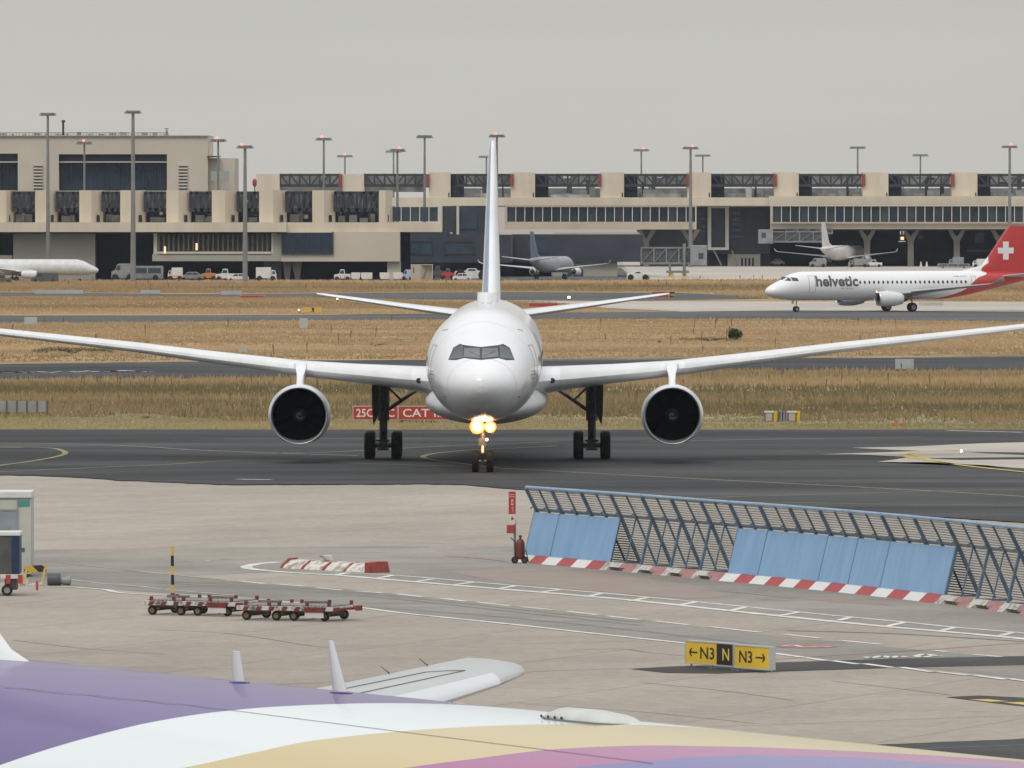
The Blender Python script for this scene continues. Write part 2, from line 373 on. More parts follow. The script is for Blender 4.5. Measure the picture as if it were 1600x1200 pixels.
sheet('asphalt_corner', jag([(1200, 1171), (1290, 1167), (1430, 1161), (1600, 1154), (2100, 1140)], 0.4, 20) + [(2100, 1300), (1100, 1300)], 0.012, M_darkasph)

# ------------------------------------------------------------------ painted lines
M_pw = mat('road_paint_white', (0.74, 0.73, 0.69), (0.50, 0.485, 0.45), 1.2, rough=0.8, spec=0.1)
M_pwf = mat('road_paint_white_faded', (0.50, 0.485, 0.45), (0.33, 0.315, 0.285), 0.9, rough=0.8, spec=0.1)
M_py = mat('taxi_paint_yellow', (0.36, 0.31, 0.15), (0.22, 0.20, 0.12), 0.5, rough=0.8, spec=0.1)
M_pyb = mat('taxi_paint_yellow_bright', (0.60, 0.47, 0.15), (0.5, 0.38, 0.12), 0.5, rough=0.8, spec=0.1)
M_pr = mat('paint_red_line', (0.38, 0.17, 0.14), (0.30, 0.18, 0.15), 0.8, rough=0.8, spec=0.1)
M_pb = mat('paint_blue_line', (0.10, 0.24, 0.42), rough=0.8, spec=0.1)
M_pg = mat('paint_green_line', (0.22, 0.33, 0.29), rough=0.8, spec=0.1)
M_redc = mat('red_rubbed_concrete', (0.31, 0.215, 0.18), (0.29, 0.262, 0.225), 0.5, rough=0.85, spec=0.1, lo=0.3, hi=0.6)
def marks(name, lines, wd, z, m):
    mb = MB()
    for l in lines: stroke(mb, l[0] if isinstance(l[0], list) else l, l[1] if isinstance(l[0], list) else wd, z)
    o = mb.build(name, m); o['kind'] = 'structure'; return o
def cz(ox, oy, k, pts): return [(ox + x / k, oy + y / k) for x, y in pts]
c2 = lambda *p: cz(360, 840, 3.478, p)
c3 = lambda *p: cz(760, 860, 3.636, p)
c4 = lambda *p: cz(1160, 900, 3.636, p)
sheet('red_stain', [(700, 893), (830, 886), (960, 898), (1080, 914), (1150, 930), (1090, 936), (960, 926), (800, 912)], 0.008, M_redc)
sheet('red_stain', [(1180, 925), (1300, 931), (1400, 946), (1300, 941)], 0.008, M_redc)
marks('painted_line', [curve([(438, 878), (410, 880), (392, 883), (385, 885.5), (395, 889), (446, 893.8), (532, 899), (590, 904), (760, 918.3), (980, 937), (1180, 958.3), (1380, 978.4), (1600, 998), (2000, 1040)])], 0.44, 0.014, M_pw)
marks('painted_line', [curve([(521, 895.5), (620, 899), (760, 910.9), (936, 926), (1013, 933), (1087, 940), (1167, 948), (1248, 956), (1330, 964), (1416, 972), (1493, 980), (1583, 987.5), (2000, 1025)])], 0.24, 0.014, M_pw)
rungs = [c2((640, 190), (565, 205)), c2((880, 205), (790, 222)), c2((1100, 225), (1010, 238)), c2((1320, 242), (1220, 255)), c2((1555, 260), (1450, 278))]
rungs += [c3((420, 222), (320, 235)), c3((670, 240), (570, 263)), c3((920, 265), (825, 287)), c3((1190, 292), (1100, 310)), c3((1480, 320), (1380, 343))]
rungs += [c4((320, 205), (225, 222)), c4((620, 232), (545, 252)), c4((930, 260), (820, 285)), c4((1210, 290), (1125, 312)), c4((1540, 318), (1470, 338))]
marks('painted_line', rungs, 0.26, 0.016, M_pw)
dashes = [c2((45, 235), (185, 250)), c2((255, 252), (415, 265)), c2((470, 272), (610, 285)), c2((680, 290), (830, 300)), c2((905, 306), (1050, 322)), c2((1150, 330), (1280, 345)), c2((1340, 350), (1520, 370)),
          c3((200, 320), (380, 337)), c3((460, 345), (630, 365)), c3((690, 372), (870, 393)), c3((955, 400), (1150, 422)), c3((1270, 433), (1560, 465)),
          c4((235, 330), (440, 353)), c4((555, 365), (790, 388)), c4((1090, 422), (1165, 430)), c4((1315, 445), (1470, 458))]
marks('painted_dash', dashes, 0.24, 0.014, M_pw)
marks('painted_line', [curve([(97, 879.5), (150, 885), (265, 897.5), (352, 905.8)])], 0.14, 0.014, M_pwf)
marks('painted_line', [curve([(95, 916), (160, 920.5), (185, 925.5), (235, 929), (340, 934), (450, 941), (561, 949), (619, 956.5), (714, 966.5), (820, 977.4), (914, 988), (1073, 1005), (1212, 1021), (1292, 1032)])], 0.28, 0.014, M_pw)
marks('painted_line', [curve([(105, 904.5), (155, 911), (207, 915), (275, 922), (372, 930.5)])], 0.22, 0.014, M_pwf)
marks('painted_dash', [c4((510, 480), (660, 500)), c4((690, 497), (860, 520)), c4((900, 517), (1080, 545)), c4((1100, 543), (1290, 563)), c4((1310, 562), (1500, 587)), c4((1520, 583), (1640, 600))], 0.27, 0.018, M_pw)
marks('painted_line', [[(469, 855), (670, 853.8)], [(711, 854.2), (801, 854)], [(411, 872.5), (446, 872.5)], [(497, 871), (538, 871)], curve([(480, 875), (560, 872.5), (662, 870), (775, 871.5)]), [(150, 874.5), (195, 874)], [(235, 874), (282, 874.2)], [(280, 877), (320, 877.5), (330, 874.5), (366, 873)], [(455, 863.5), (640, 863)]], 0.12, 0.014, M_pwf)
marks('painted_line', [curve([(420, 1069), (560, 1063), (860, 1047.5), (1075, 1041.5), (1212, 1029.5), (1435, 1015.5), (1600, 1003.7), (1900, 985)]), curve([(695, 868), (740, 871.5), (790, 876.5)])], 0.09, 0.02, M_pr)
sheet('painted_disc', [(1212, 1009), (1225, 1006.5), (1260, 1006), (1295, 1008), (1311, 1010), (1290, 1012), (1250, 1012.5), (1220, 1011.5)], 0.016, M_pr)
marks('painted_symbol', [curve([(1222, 1009), (1240, 1007.6), (1256, 1010.6), (1280, 1009.6), (1300, 1010.4)])], 0.14, 0.02, M_pw)
marks('painted_symbol', [curve([(1352, 1026), (1362, 1028), (1378, 1024.5), (1392, 1027.5), (1404, 1024.8), (1416, 1026.5)]), curve([(1430, 1025), (1444, 1022), (1458, 1024), (1442, 1026.5), (1430, 1025)]), [(1456, 1024.6), (1475, 1025.2)]], 0.22, 0.02, M_pw)
marks('painted_line', [curve([(1096, 921.5), (1160, 926), (1240, 935)]), ], 0.10, 0.014, M_pg)
marks('painted_line', [[(1340, 1174.5), (1440, 1169.5), (1620, 1163), (1900, 1154)]], 0.11, 0.018, M_pb)
marks('painted_dash', [[(1528, 1092.5), (1562, 1096)], [(1582, 1097), (1620, 1101.5)]], 0.55, 0.018, M_pyb)
M_crk = mat('joint_sealant', (.10, .095, .085), (.16, .15, .135), 2, rough=.9)
marks('pavement_crack', [curve([(1300, 1064), (1390, 1074), (1487, 1086)]), curve([(1000, 1066), (1120, 1078), (1240, 1094)]), curve([(1090, 1136), (1240, 1131), (1420, 1124), (1640, 1116)]), curve([(870, 1017), (965, 1013.5), (1010, 1019), (1073, 1025)]),
    curve([(780, 1006), (930, 1003), (1000, 1001)]), curve([(250, 984), (360, 990), (480, 1008), (520, 1012)]), curve([(820, 1100), (1000, 1112), (1180, 1130)]), curve([(20, 1000), (140, 1014), (260, 1022)]), curve([(580, 846), (650, 847.5), (700, 850)]), curve([(330, 842), (400, 841), (430, 842)]),
    curve([(1180, 935), (1220, 938), (1300, 937)]), curve([(1020, 829), (1100, 832)]), curve([(60, 820), (250, 824), (420, 829)]), curve([(130, 790), (330, 793), (620, 797)])], .045, .009, M_crk)
M_tyre = mat('tyre_rubber_marks', (.15, .145, .132), (.215, .205, .185), 1.2, rough=.9)
marks('tyre_mark', [curve([(250, 908), (420, 916), (600, 930), (800, 951), (1000, 972)]), curve([(250, 911), (420, 919.5), (600, 934), (800, 955.5), (1000, 977)]), curve([(500, 945), (700, 957), (900, 975), (1180, 1006)]), curve([(1230, 985), (1400, 990), (1600, 1002)])], .28, .010, M_tyre)
# taxiway centre lines
marks('taxi_line', [curve([(870, 696.5), (800, 700), (740, 702.5), (700, 706), (672, 709.5), (661, 714), (680, 719), (720, 724), (780, 731), (860, 735.5), (940, 740), (1110, 749), (1364, 762), (1600, 775.5), (1900, 795)])], 0.32, 0.045, M_py)
marks('taxi_line', [curve([(-100, 740), (0, 737), (100, 732.5), (250, 726), (350, 720), (420, 719), (560, 724), (740, 729)])], 0.28, 0.045, M_py)
marks('taxi_line', [curve([(-60, 735), (0, 727), (45, 721), (85, 714), (102, 708), (92, 702), (70, 699.5), (40, 698.5)])], 0.32, 0.05, M_py)
marks('taxi_line', [[(-60, 700), (0, 698.5), (38, 699)]], 0.9, 0.05, M_py)
marks('taxi_line', [curve([(-60, 692), (60, 692.5), (200, 696.5), (330, 704), (560, 712)]), curve([(400, 708.5), (520, 706), (700, 696.5), (870, 690)]), curve([(1000, 690.5), (1180, 686.5), (1440, 682.5)]), [(350, 686), (660, 684.5)]], 0.20, 0.045, M_pwf)
marks('taxi_line', [curve([(1100, 778), (1180, 775), (1330, 771), (1508, 766), (1640, 764)]), curve([(1180, 784), (1232, 785), (1420, 788), (1600, 789.5)])], 0.22, 0.045, M_py)
marks('taxi_line', [curve([(1500, 703), (1440, 706), (1412, 710.5), (1430, 716), (1480, 723.5), (1540, 731), (1620, 739), (1900, 765)]), curve([(1422, 709), (1450, 717), (1490, 725)])], 0.38, 0.065, M_pyb)
marks('painted_dash', [[(370, 748.5), (424, 749.5)], [(1480, 671.5 + 1), (1600, 675.5)]], 0.5, 0.05, M_pw)
M_pwb = mat('road_paint_bright', (0.72, 0.71, 0.68), (0.5, 0.49, 0.46), 1.0, rough=0.8)
marks('painted_line', [jag([(-200, 583), (0, 581), (60, 582), (140, 580), (190, 579.5), (228, 580.5)], 0.8, 5)], 2.2, 0.05, M_pwb)
marks('painted_line', [jag([(190, 595.5), (300, 593), (400, 591.5), (532, 590)], 0.5, 6), jag([(1300, 559.5), (1600, 556.6), (1900, 554)], 0.1, 20), [(850, 562.6), (1060, 561)], jag([(1520, 580), (1620, 580.5)], .3, 8)], 0.55, 0.05, M_pw)

# ------------------------------------------------------------------ grass (uncountable)
m = bpy.data.materials.new('grass_blades'); m.use_nodes = True; n_ = m.node_tree; b_ = n_.nodes['Principled BSDF']
b_.inputs['Roughness'].default_value = 0.9; b_.inputs['Specular IOR Level'].default_value = 0.1
at_ = n_.nodes.new('ShaderNodeAttribute'); at_.attribute_name = 'tone'; rp_ = n_.nodes.new('ShaderNodeValToRGB')
rp_.color_ramp.elements[0].color = (0.17, 0.145, 0.075, 1); rp_.color_ramp.elements[1].color = (0.54, 0.395, 0.235, 1)
e_ = rp_.color_ramp.elements.new(0.3); e_.color = (0.31, 0.232, 0.123, 1)
e_ = rp_.color_ramp.elements.new(0.65); e_.color = (0.42, 0.295, 0.163, 1)
n_.links.new(at_.outputs['Fac'], rp_.inputs[0]); n_.links.new(rp_.outputs[0], b_.inputs['Base Color']); M_blades = m
M_blades2 = m.copy(); M_blades2.name = 'short_grass_blades'
q_ = [x for x in M_blades2.node_tree.nodes if x.type == 'VALTORGB'][0].color_ramp.elements
for k_, c_ in enumerate([(0.14, 0.145, 0.06, 1), (0.25, 0.225, 0.11, 1), (0.37, 0.31, 0.165, 1), (0.47, 0.38, 0.22, 1)]): q_[k_].color = c_
def noise2(x, y, s, seed=0):
    r = np.random.default_rng(seed); acc = 0
    for k in range(6):
        a = r.uniform(0, 6.28); f = s * (1 + 0.6 * k); ph = r.uniform(0, 6.28)
        acc = acc + np.sin((x * np.cos(a) * 0.5 + y * np.sin(a)) * f + ph) / (1 + 0.5 * k)
    return acc / 2.2
def blades(name, y0f, y1f, hw, count, h0, h1, wd, seed, tone=(0.5, 0.28), label=None, per=3, xr=None, mtl=None):
    r = np.random.default_rng(seed)
    v = r.uniform(0, 1, count); py = np.array([0.0] * count)
    x = r.uniform(*(xr or (-hw, hw)), count)
    pxs = 800 + x / 1.0  # placeholder
    y0 = np.array([y0f(a) for a in x]); y1 = np.array([y1f(a) for a in x])
    y = y0 + (y1 - y0) * v
    n1 = noise2(x, y, 0.09, seed); n2 = noise2(x, y, 0.5, seed + 1)
    keep = (n1 + 0.5 * n2 + r.normal(0, 0.5, count)) > -0.75
    x, y, n1, n2 = x[keep], y[keep], n1[keep], n2[keep]; N = len(x)
    n0 = noise2(x, y, 0.028, seed + 5)
    tn = np.clip(tone[0] + tone[1] * (0.7 * n1 + 0.35 * n2 + 1.15 * n0) + r.normal(0, 0.09, N), 0, 1)
    hh = h0 + (h1 - h0) * np.clip(r.beta(2, 3, N) + 0.18 * n2, 0.05, 1.3)
    V = np.zeros((N, per, 3, 3)); 
    for k in range(per):
        ox = r.normal(0, wd * 0.9, N); oy = r.normal(0, wd * 1.5, N); ww = wd * r.uniform(0.25, 0.7, N); lean = r.normal(0, 0.18, N) * hh
        hk = hh * r.uniform(0.55, 1.0, N)
        V[:, k, 0] = np.stack([x + ox - ww / 2, y + oy, np.zeros(N)], 1)
        V[:, k, 1] = np.stack([x + ox + ww / 2, y + oy, np.zeros(N)], 1)
        V[:, k, 2] = np.stack([x + ox + lean, y + oy + lean * 0.5, hk], 1)
    nv = N * per * 3
    me = bpy.data.meshes.new(name); me.vertices.add(nv); me.vertices.foreach_set('co', V.reshape(-1))
    me.loops.add(nv); me.loops.foreach_set('vertex_index', np.arange(nv, dtype=np.int32))
    me.polygons.add(N * per); me.polygons.foreach_set('loop_start', np.arange(0, nv, 3, dtype=np.int32))
    a = me.attributes.new('tone', 'FLOAT', 'POINT'); a.data.foreach_set('value', np.repeat(tn, per * 3).astype(np.float32))
    me.update(calc_edges=True); me.validate(); me.materials.append(mtl or M_blades)
    o = bpy.data.objects.new(name, me); C.objects.link(o); tag(o, label, 'grass', kind='stuff'); return o
gy = lambda pts: (lambda x: 0)
def lineY(pts):
    g = [G(a, b) for a, b in pts]; gx = [q.x for q in g]; gyv = [q.y for q in g]
    return lambda x: float(np.interp(x, gx, gyv))
near1 = lineY([(-500, 671), (2100, 671)]); far1 = lineY([(-500, 599), (300, 594), (530, 590), (850, 586), (1180, 581), (1600, 583), (2100, 583)])
mid1 = lambda x: near1(x) + 26 + 7 * math.sin(x * 0.17) + 5 * math.sin(x * .53 + 1) + 3 * math.sin(x * 1.3)
blades('dry_grass', lambda x: near1(x) + 0.3, mid1, 44, 15000, 0.05, 0.28, 0.16, 11, (0.45, 0.28), 'short dry grass beside the taxiway edge', mtl=M_blades2)
blades('tall_dry_grass', mid1, far1, 46, 30000, 0.15, 0.75, 0.26, 12, (0.36, 0.32), 'tall tan grass between the taxiway and the middle taxiway')
near2 = lineY([(-500, 568), (200, 565), (500, 562), (850, 560), (1300, 558), (1600, 555), (2100, 553)]); far2 = lineY([(-500, 506), (240, 504), (480, 501), (850, 499), (1240, 499), (1600, 503), (2100, 505)])
blades('dry_meadow_grass', near2, far2, 68, 30000, 0.06, 0.38, 0.32, 13, (0.58, 0.36), 'orange tan meadow grass beyond the middle taxiway')
near3 = lineY([(-500, 492.5), (480, 491), (640, 491), (850, 489), (940, 489)]); far3 = lineY([(-500, 463), (240, 463.5), (480, 465), (640, 469.5), (850, 472), (940, 482)])
blades('far_meadow_grass', near3, far3, 78, 15000, 0.1, 0.4, 0.42, 14, (0.58, 0.3), 'tan meadow grass beyond the far taxiway', xr=(-78, 10.5))
near4 = lineY([(-500, 455.5), (60, 456), (300, 458.5), (560, 457), (800, 455.5), (1060, 456.5), (1240, 470), (1600, 471), (2100, 471)]); far4 = lineY([(-500, 440), (600, 440), (960, 439.5), (1100, 438), (2100, 437.5)])
blades('distant_grass_verge', near4, far4, 104, 34000, 0.15, 0.7, 0.5, 15, (0.5, 0.3), 'distant strip of tan grass in front of the terminal apron')
# darker seed stalks
def stalks(name, y0, y1, hw, n, h, wd, seed, label):
    r = random.Random(seed); mb = MB()
    for _ in range(n):
        x = r.uniform(-hw, hw); v = r.random(); y = y0(x) + (y1(x) - y0(x)) * v; hh = h * r.uniform(0.5, 1.1); l = r.uniform(-0.1, 0.1)
        w0 = wd * r.uniform(0.6, 1.3)
        mb.add([(x - w0 * .4, y, 0), (x + w0 * .4, y, 0), (x + l + w0, y, hh * .8), (x + l, y, hh), (x + l - w0, y, hh * .75)], [(0, 1, 2, 3, 4)])
    o = mb.build(name, mat('dock_stalks', (0.14, 0.10, 0.06), (0.22, 0.16, 0.10), 3, rough=0.9), fix=False)
    tag(o, label, 'weeds', kind='stuff')
stalks('dock_weeds', mid1, far1, 42, 190, 1.1, 0.05, 5, 'dark dry seed stalks standing in the tall grass')
stalks('dock_weeds', near2, far2, 64, 55, 1.2, 0.07, 6, 'dark dry seed stalks standing in the orange meadow')
stalks('dock_weeds', near4, far4, 95, 110, 1.2, 0.07, 8, 'dark seed stalks in the distant verge before the terminal')

# green bushes
M_leaf = mat('bush_leaf', (0.028, 0.048, 0.018), (0.065, 0.09, 0.035), 1.5, rough=0.8, spec=0.2)
M_leaf2 = mat('bramble_leaf', (0.075, 0.085, 0.035), (0.14, 0.13, 0.06), 1.5, rough=0.8, spec=0.2)
M_bark = mat('bark', (0.06, 0.045, 0.03), rough=0.9)
def leafcloud(mb, c, r3, n, s, r):
    for _ in range(n):
        u = Vector((r.gauss(0, 1), r.gauss(0, 1), r.gauss(0, 1))).normalized() * (r.random() ** 0.4) * r.uniform(.8, 1.12)
        p = Vector((c[0] + u.x * r3[0], c[1] + u.y * r3[1], max(0.02, c[2] + u.z * r3[2])))
        a = Vector((r.gauss(0, 1), r.gauss(0, 1), r.gauss(0, 1))).normalized(); b = a.orthogonal().normalized()
        q = s * r.uniform(.5, 1.2)
        mb.add([p - a * q, p + b * q * .6, p + a * q, p - b * q * .6], [(0, 1, 2, 3)])
def bush(name, px, py, wpx, hpx, label, ml, n, flat=False):
    g = G(px, py); s = F / g.y; rw = wpx / s / 2; rh = hpx / s / 2
    t = thing(name, label, 'bush', g); r = random.Random(int(px)); mb = MB()
    k = 9 if flat else 6
    for i in range(k):
        cx = (i / (k - 1) - .5) * 2 * rw * .85 if flat else r.uniform(-.45, .45) * rw
        leafcloud(mb, (cx, r.uniform(-.4, .4) * rw * (.3 if flat else 1), rh * r.uniform(.6, 1.2)), (rw * (.22 if flat else .62), rw * (.25 if flat else .62), rh * r.uniform(.55, .8)), n // k, rh * .16, r)
    mb.build('foliage', ml, t, fix=False)
    st = MB()
    for i in range(5): st.tube((0, 0, 0), (r.uniform(-.5, .5) * rw, r.uniform(-.3, .3) * rw, rh * 1.2), 0.06, 0.02, 5)
    st.build('trunk', M_bark, t)
bush('round_bush', 1149, 531, 23, 21, 'round dark green bush alone in the orange grass above the right wing', M_leaf, 1500)
bush('low_bramble', 1110, 533, 95, 8, 'long low olive bramble running left from the round dark bush', M_leaf2, 1500, True)
bush('low_bramble', 115, 552, 125, 12, 'long low dark bramble under the left wing', M_leaf2, 2200, True)
bush('low_bramble', 580, 541, 150, 7, 'low olive bramble strip between left wing root and fuselage', M_leaf2, 900, True)
bush('low_shrub', 1031, 536, 9, 5, 'tiny dark shrub left of the long bramble', M_leaf, 250)
bush('low_shrub', 228, 655, 24, 7, 'small green shrub at the taxiway edge, left of the other', M_leaf2, 400)
bush('low_shrub', 288, 652, 22, 7, 'small green shrub at the taxiway edge, right of the other', M_leaf2, 400)

# ------------------------------------------------------------------ aircraft building blocks
class Fus:
    def __init__(s, tab, y0, y1):
        s.f = interp(tab); s.y0 = y0; s.y1 = y1
    def sec(s, y):
        zt, zb, hw = s.f(y); return (zt + zb) / 2, max((zt - zb) / 2, 1e-3), max(hw, 1e-3)
    def ring(s, y, n, grow=0.0):
        zc, rz, hw = s.sec(y)
        return [Vector(((hw + grow) * math.sin(2 * math.pi * k / n), y, zc + (rz + grow) * math.cos(2 * math.pi * k / n))) for k in range(n)]
    def side(s, y, z):
        zc, rz, hw = s.sec(y); q = 1 - ((z - zc) / rz) ** 2; return hw * math.sqrt(max(q, 0))
    def front(s, x, z):
        lo, hi = s.y0, s.y0 + 14
        def ins(y):
            zc, rz, hw = s.sec(y); return (x / hw) ** 2 + ((z - zc) / rz) ** 2 < 1
        if not ins(hi): return hi
        for _ in range(40):
            m_ = (lo + hi) / 2
            if ins(m_): hi = m_
            else: lo = m_
        return hi
    def mesh(s, mb, ys, n=64):
        mb.loft([s.ring(y, n) for y in ys])
def dense(y0, y1, nose, n1=26, step=1.0):
    ys = [y0 + nose * (k / n1) ** 2 for k in range(n1 + 1)]; y = ys[-1] + step
    while y < y1 - step * .5: ys.append(y); y += step
    ys.append(y1); return ys
def quadpatch(f, corners, n=8, m_=5):
    """bilinear patch over 4 corners (TL, TR, BR, BL) in 2D mapped to the surface by f"""
    tl, tr, br, bl = [np.array(c, float) for c in corners]; vs = []; fs = []
    for j in range(m_ + 1):
        for i in range(n + 1):
            a = i / n; b = j / m_; p = (tl * (1 - a) + tr * a) * (1 - b) + (bl * (1 - a) + br * a) * b
            vs.append(f(p[0], p[1]))
    for j in range(m_):
        for i in range(n): q = j * (n + 1) + i; fs.append((q, q + 1, q + n + 2, q + n + 1))
    return vs, fs
AF = [(1, 0), (.85, .28), (.65, .62), (.45, .88), (.3, .98), (.18, .93), (.09, .74), (.035, .5), (.01, .27), (0, 0), (.01, -.22), (.035, -.38), (.09, -.5), (.2, -.58), (.4, -.58), (.65, -.36), (.85, -.15)]
def af_ring(x, le, ch, z, th, tw=0.0, pts=AF, grow=0.0, vert=False):
    o = []
    for a, b in pts:
        yy = le + a * ch; t = b * th * 0.62 + (grow if b > 0 else -grow) * 1.0
        if vert: o.append(Vector((x + t, yy, z)))
        else: o.append(Vector((x, yy - (grow if a < .02 else 0), z + t - a * ch * tw)))
    return o
def wing(mb, st, side):
    mb.loft([[Vector((p.x * side, p.y, p.z)) for p in af_ring(*s_)] for s_ in st])
def lerp_st(st, x):
    for a, b in zip(st, st[1:]):
        if a[0] <= x <= b[0]:
            t = (x - a[0]) / (b[0] - a[0]); return tuple(p + (q - p) * t for p, q in zip(a, b))
    return st[-1]
def slat(mb, st, x0, x1, side, frac=.13, n=6):
    pts = [(.13, .86), (.09, .74), (.035, .5), (.01, .27), (0, 0), (.01, -.22), (.035, -.38), (.07, -.47)]
    rings = []
    for k in range(n + 1):
        s_ = lerp_st(st, x0 + (x1 - x0) * k / n)
        ro = af_ring(*s_, pts=pts, grow=.018); ri = af_ring(*s_, pts=[(min(a + .01, .14), b * .9) for a, b in pts], grow=.0)
        rings.append([Vector((p.x * side, p.y, p.z)) for p in ro + ri[::-1]])
    mb.loft(rings)
def wheel(mb, c, r, w_):
    c = Vector(c)
    prof = [(-w_ / 2, r * .55), (-w_ / 2, r * .86), (-w_ * .38, r * .97), (-w_ * .15, r), (w_ * .15, r), (w_ * .38, r * .97), (w_ / 2, r * .86), (w_ / 2, r * .55)]
    mb.lathe(prof, c, 'X', 28, 0)
    mb.lathe([(-w_ * .36, 0.001), (-w_ * .36, r * .3), (-w_ * .44, r * .5), (-w_ * .46, r * .56)], c, 'X', 20, 1)
    mb.lathe([(w_ * .46, r * .56), (w_ * .44, r * .5), (w_ * .36, r * .3), (w_ * .36, 0.001)], c, 'X', 20, 1)
def fan_set(par, c, r, nb=20):
    mb = MB(); mb.lathe([(0.12, r), (0.12, 0.001)], c, 'Y', 32); mb.build('fan_backing', M_black, par)
    mb = MB(); c = Vector(c)
    for k in range(nb):
        a = 2 * math.pi * k / nb; u = Vector((math.cos(a), 0, math.sin(a))); v = Vector((-math.sin(a), 0, math.cos(a)))
        p0 = c + u * r * .25; p1 = c + u * r * .98; h = r * .11
        mb.add([p0 - v * h * .4 + Vector((0, -.05, 0)), p0 + v * h * .4 + Vector((0, .05, 0)), p1 + v * h * 1.1 + Vector((0, .06, 0)), p1 - v * h * .5 + Vector((0, -.08, 0))], [(0, 1, 2, 3)])
    fb = mb.build('fan', M_fanb, par, fix=False)
    mb = MB(); mb.lathe([(-r * .42, 0.001), (-r * .36, r * .06), (-r * .2, r * .16), (0, r * .25)], c, 'Y', 20); sp = mb.build('spinner', M_dark, par, True)
    mb = MB()
    pts = []
    for k in range(15):
        a = k * .42; rr = r * (.03 + .0085 * k); pts.append(c + Vector((math.cos(a) * rr, -r * .42 + rr * 0.9 - .03, math.sin(a) * rr)))
    for a, b in zip(pts, pts[1:]): mb.tube(a, b, .02, n=5)
    mb.build('swirl_mark', M_line, sp)

# ================================================================== twin-aisle airliner head on
Yn = -32.0
A_tab = [(0, 4.36, 4.30, .03), (.05, 4.60, 4.06, .30), (.15, 4.76, 3.90, .50), (.4, 4.98, 3.66, .82), (.8, 5.20, 3.42, 1.14), (1.4, 5.45, 3.16, 1.46), (2.2, 5.74, 2.93, 1.76), (3.1, 6.12, 2.76, 2.0), (4.0, 6.66, 2.63, 2.2), (5.0, 7.12, 2.54, 2.38), (6.5, 7.58, 2.45, 2.6), (8.5, 7.9, 2.39, 2.75), (11, 8.02, 2.37, 2.82),
         (41, 8.02, 2.37, 2.82), (46, 8.02, 2.95, 2.74), (51, 7.98, 4.05, 2.35), (56, 7.85, 5.3, 1.65), (60.5, 7.55, 6.2, .85), (63.2, 7.2, 6.7, .2)]
A_tab = [(d + Yn, a, b, c) for d, a, b, c in A_tab]
FA = Fus(A_tab, Yn, 31.2)
air = thing('airliner', 'large white twin-engine airliner facing the camera on the taxiway with its landing lights on', 'airliner', (-1.25, 508.0, 0.03), R(-0.4))
mb = MB(); FA.mesh(mb, dense(Yn, 31.2, 9, 36, .8), 96); fus = mb.build('fuselage', [M_white, M_blue], air, True)
for p in fus.data.polygons:
    c = p.center
    if -21.5 < c.y < -9.5 and abs(c.x) > 2.2 and 4.8 < c.z < 6.55: p.material_index = 1
fr = lambda x, z: Vector((x, FA.front(x, z) - .025, z))
fr2 = lambda x, z: Vector((x, FA.front(x, z) - .05, z))
def wpx(px, py): return ((px - 755.0) / 32.4, (742.6 - py) / 32.4)
wz = lambda X, Y: wpx(640 + X / 3.75, 440 + Y / 3.75)
mb = MB()   # dark window surround, patch by patch
for q in [((300, 370), (332, 377), (326, 450), (280, 463)), ((262, 392), (300, 370), (280, 463), (233, 463)), ((332, 377), (425, 387), (427, 460), (326, 450)), ((425, 387), (524, 377), (530, 450), (427, 460)), ((524, 377), (556, 370), (576, 463), (530, 450)), ((556, 370), (594, 392), (623, 463), (576, 463))]:
    vs, fs = quadpatch(fr, [wz(*c) for c in q]); mb.add(vs, fs)
mb.build('cockpit_surround', M_frame, air, True)
M_cgl = mat('cockpit_pane_light', (0.16, 0.165, 0.15), (0.09, 0.10, 0.105), 1.1, rough=0.15, spec=0.6)
M_cgs = mat('cockpit_pane_side', (0.075, 0.095, 0.105), (0.05, 0.065, 0.075), 1.1, rough=0.15, spec=0.6)
for q, mm in [(((328, 392), (419, 393), (419, 449), (322, 444)), M_cgl), (((433, 393), (522, 392), (529, 442), (433, 449)), M_cgl), (((268, 392), (322, 376), (318, 450), (240, 458)), M_cgs), (((532, 376), (588, 392), (617, 458), (538, 450)), M_cgs)]:
    vs, fs = quadpatch(fr2, [wz(*c) for c in q]); m2 = MB(); m2.add(vs, fs); m2.build('cockpit_window', mm, air, True)
# production joints: thin rings round the body, radome seam, and the doors
mb = MB()
for yy, w_ in ((Yn + 1.9, .022), (Yn + 5.6, .016), (Yn + 8.6, .016), (Yn + 11.4, .016), (Yn + 16.2, .016), (Yn + 21.5, .016), (Yn + 27, .016), (Yn + 33, .016), (Yn + 39, .016), (Yn + 45, .016)):
    mb.loft([FA.ring(yy, 72, .006), FA.ring(yy + w_, 72, .006)], cap0=False, cap1=False)
mb.build('skin_joint', mat('skin_joint_grey', (.40, .41, .42), rough=.6), air, fix=False)
for sx in (-1, 1):
    mb = MB(); sf = lambda y, z: Vector((sx * (FA.side(y, z) + .012), y, z))
    for (y0, y1, z0, z1) in ((-26.0, -24.9, 4.2, 6.2), (-14.6, -13.5, 4.2, 6.2)):
        for a, b in (((y0, z0), (y0, z1)), ((y1, z0), (y1, z1)), ((y0, z1), (y1, z1)), ((y0, z0), (y1, z0))):
            for j in range(8):
                mb.bar(sf(a[0] + (b[0] - a[0]) * j / 8, a[1] + (b[1] - a[1]) * j / 8), sf(a[0] + (b[0] - a[0]) * (j + 1) / 8, a[1] + (b[1] - a[1]) * (j + 1) / 8), .018, .01)
    mb.build('cabin_door_outline', M_line, air)
    for k in range(40):
        y = -23.8 + k * .75; 
        if y > -15 and y < -13: continue
        m2 = MB(); m2.add([sf(y + .13 * math.cos(q), 5.45 + .18 * math.sin(q)) for q in [2 * math.pi * j / 8 for j in range(8)]], [tuple(range(8))]); m2.build('cabin_window', M_frame, air)
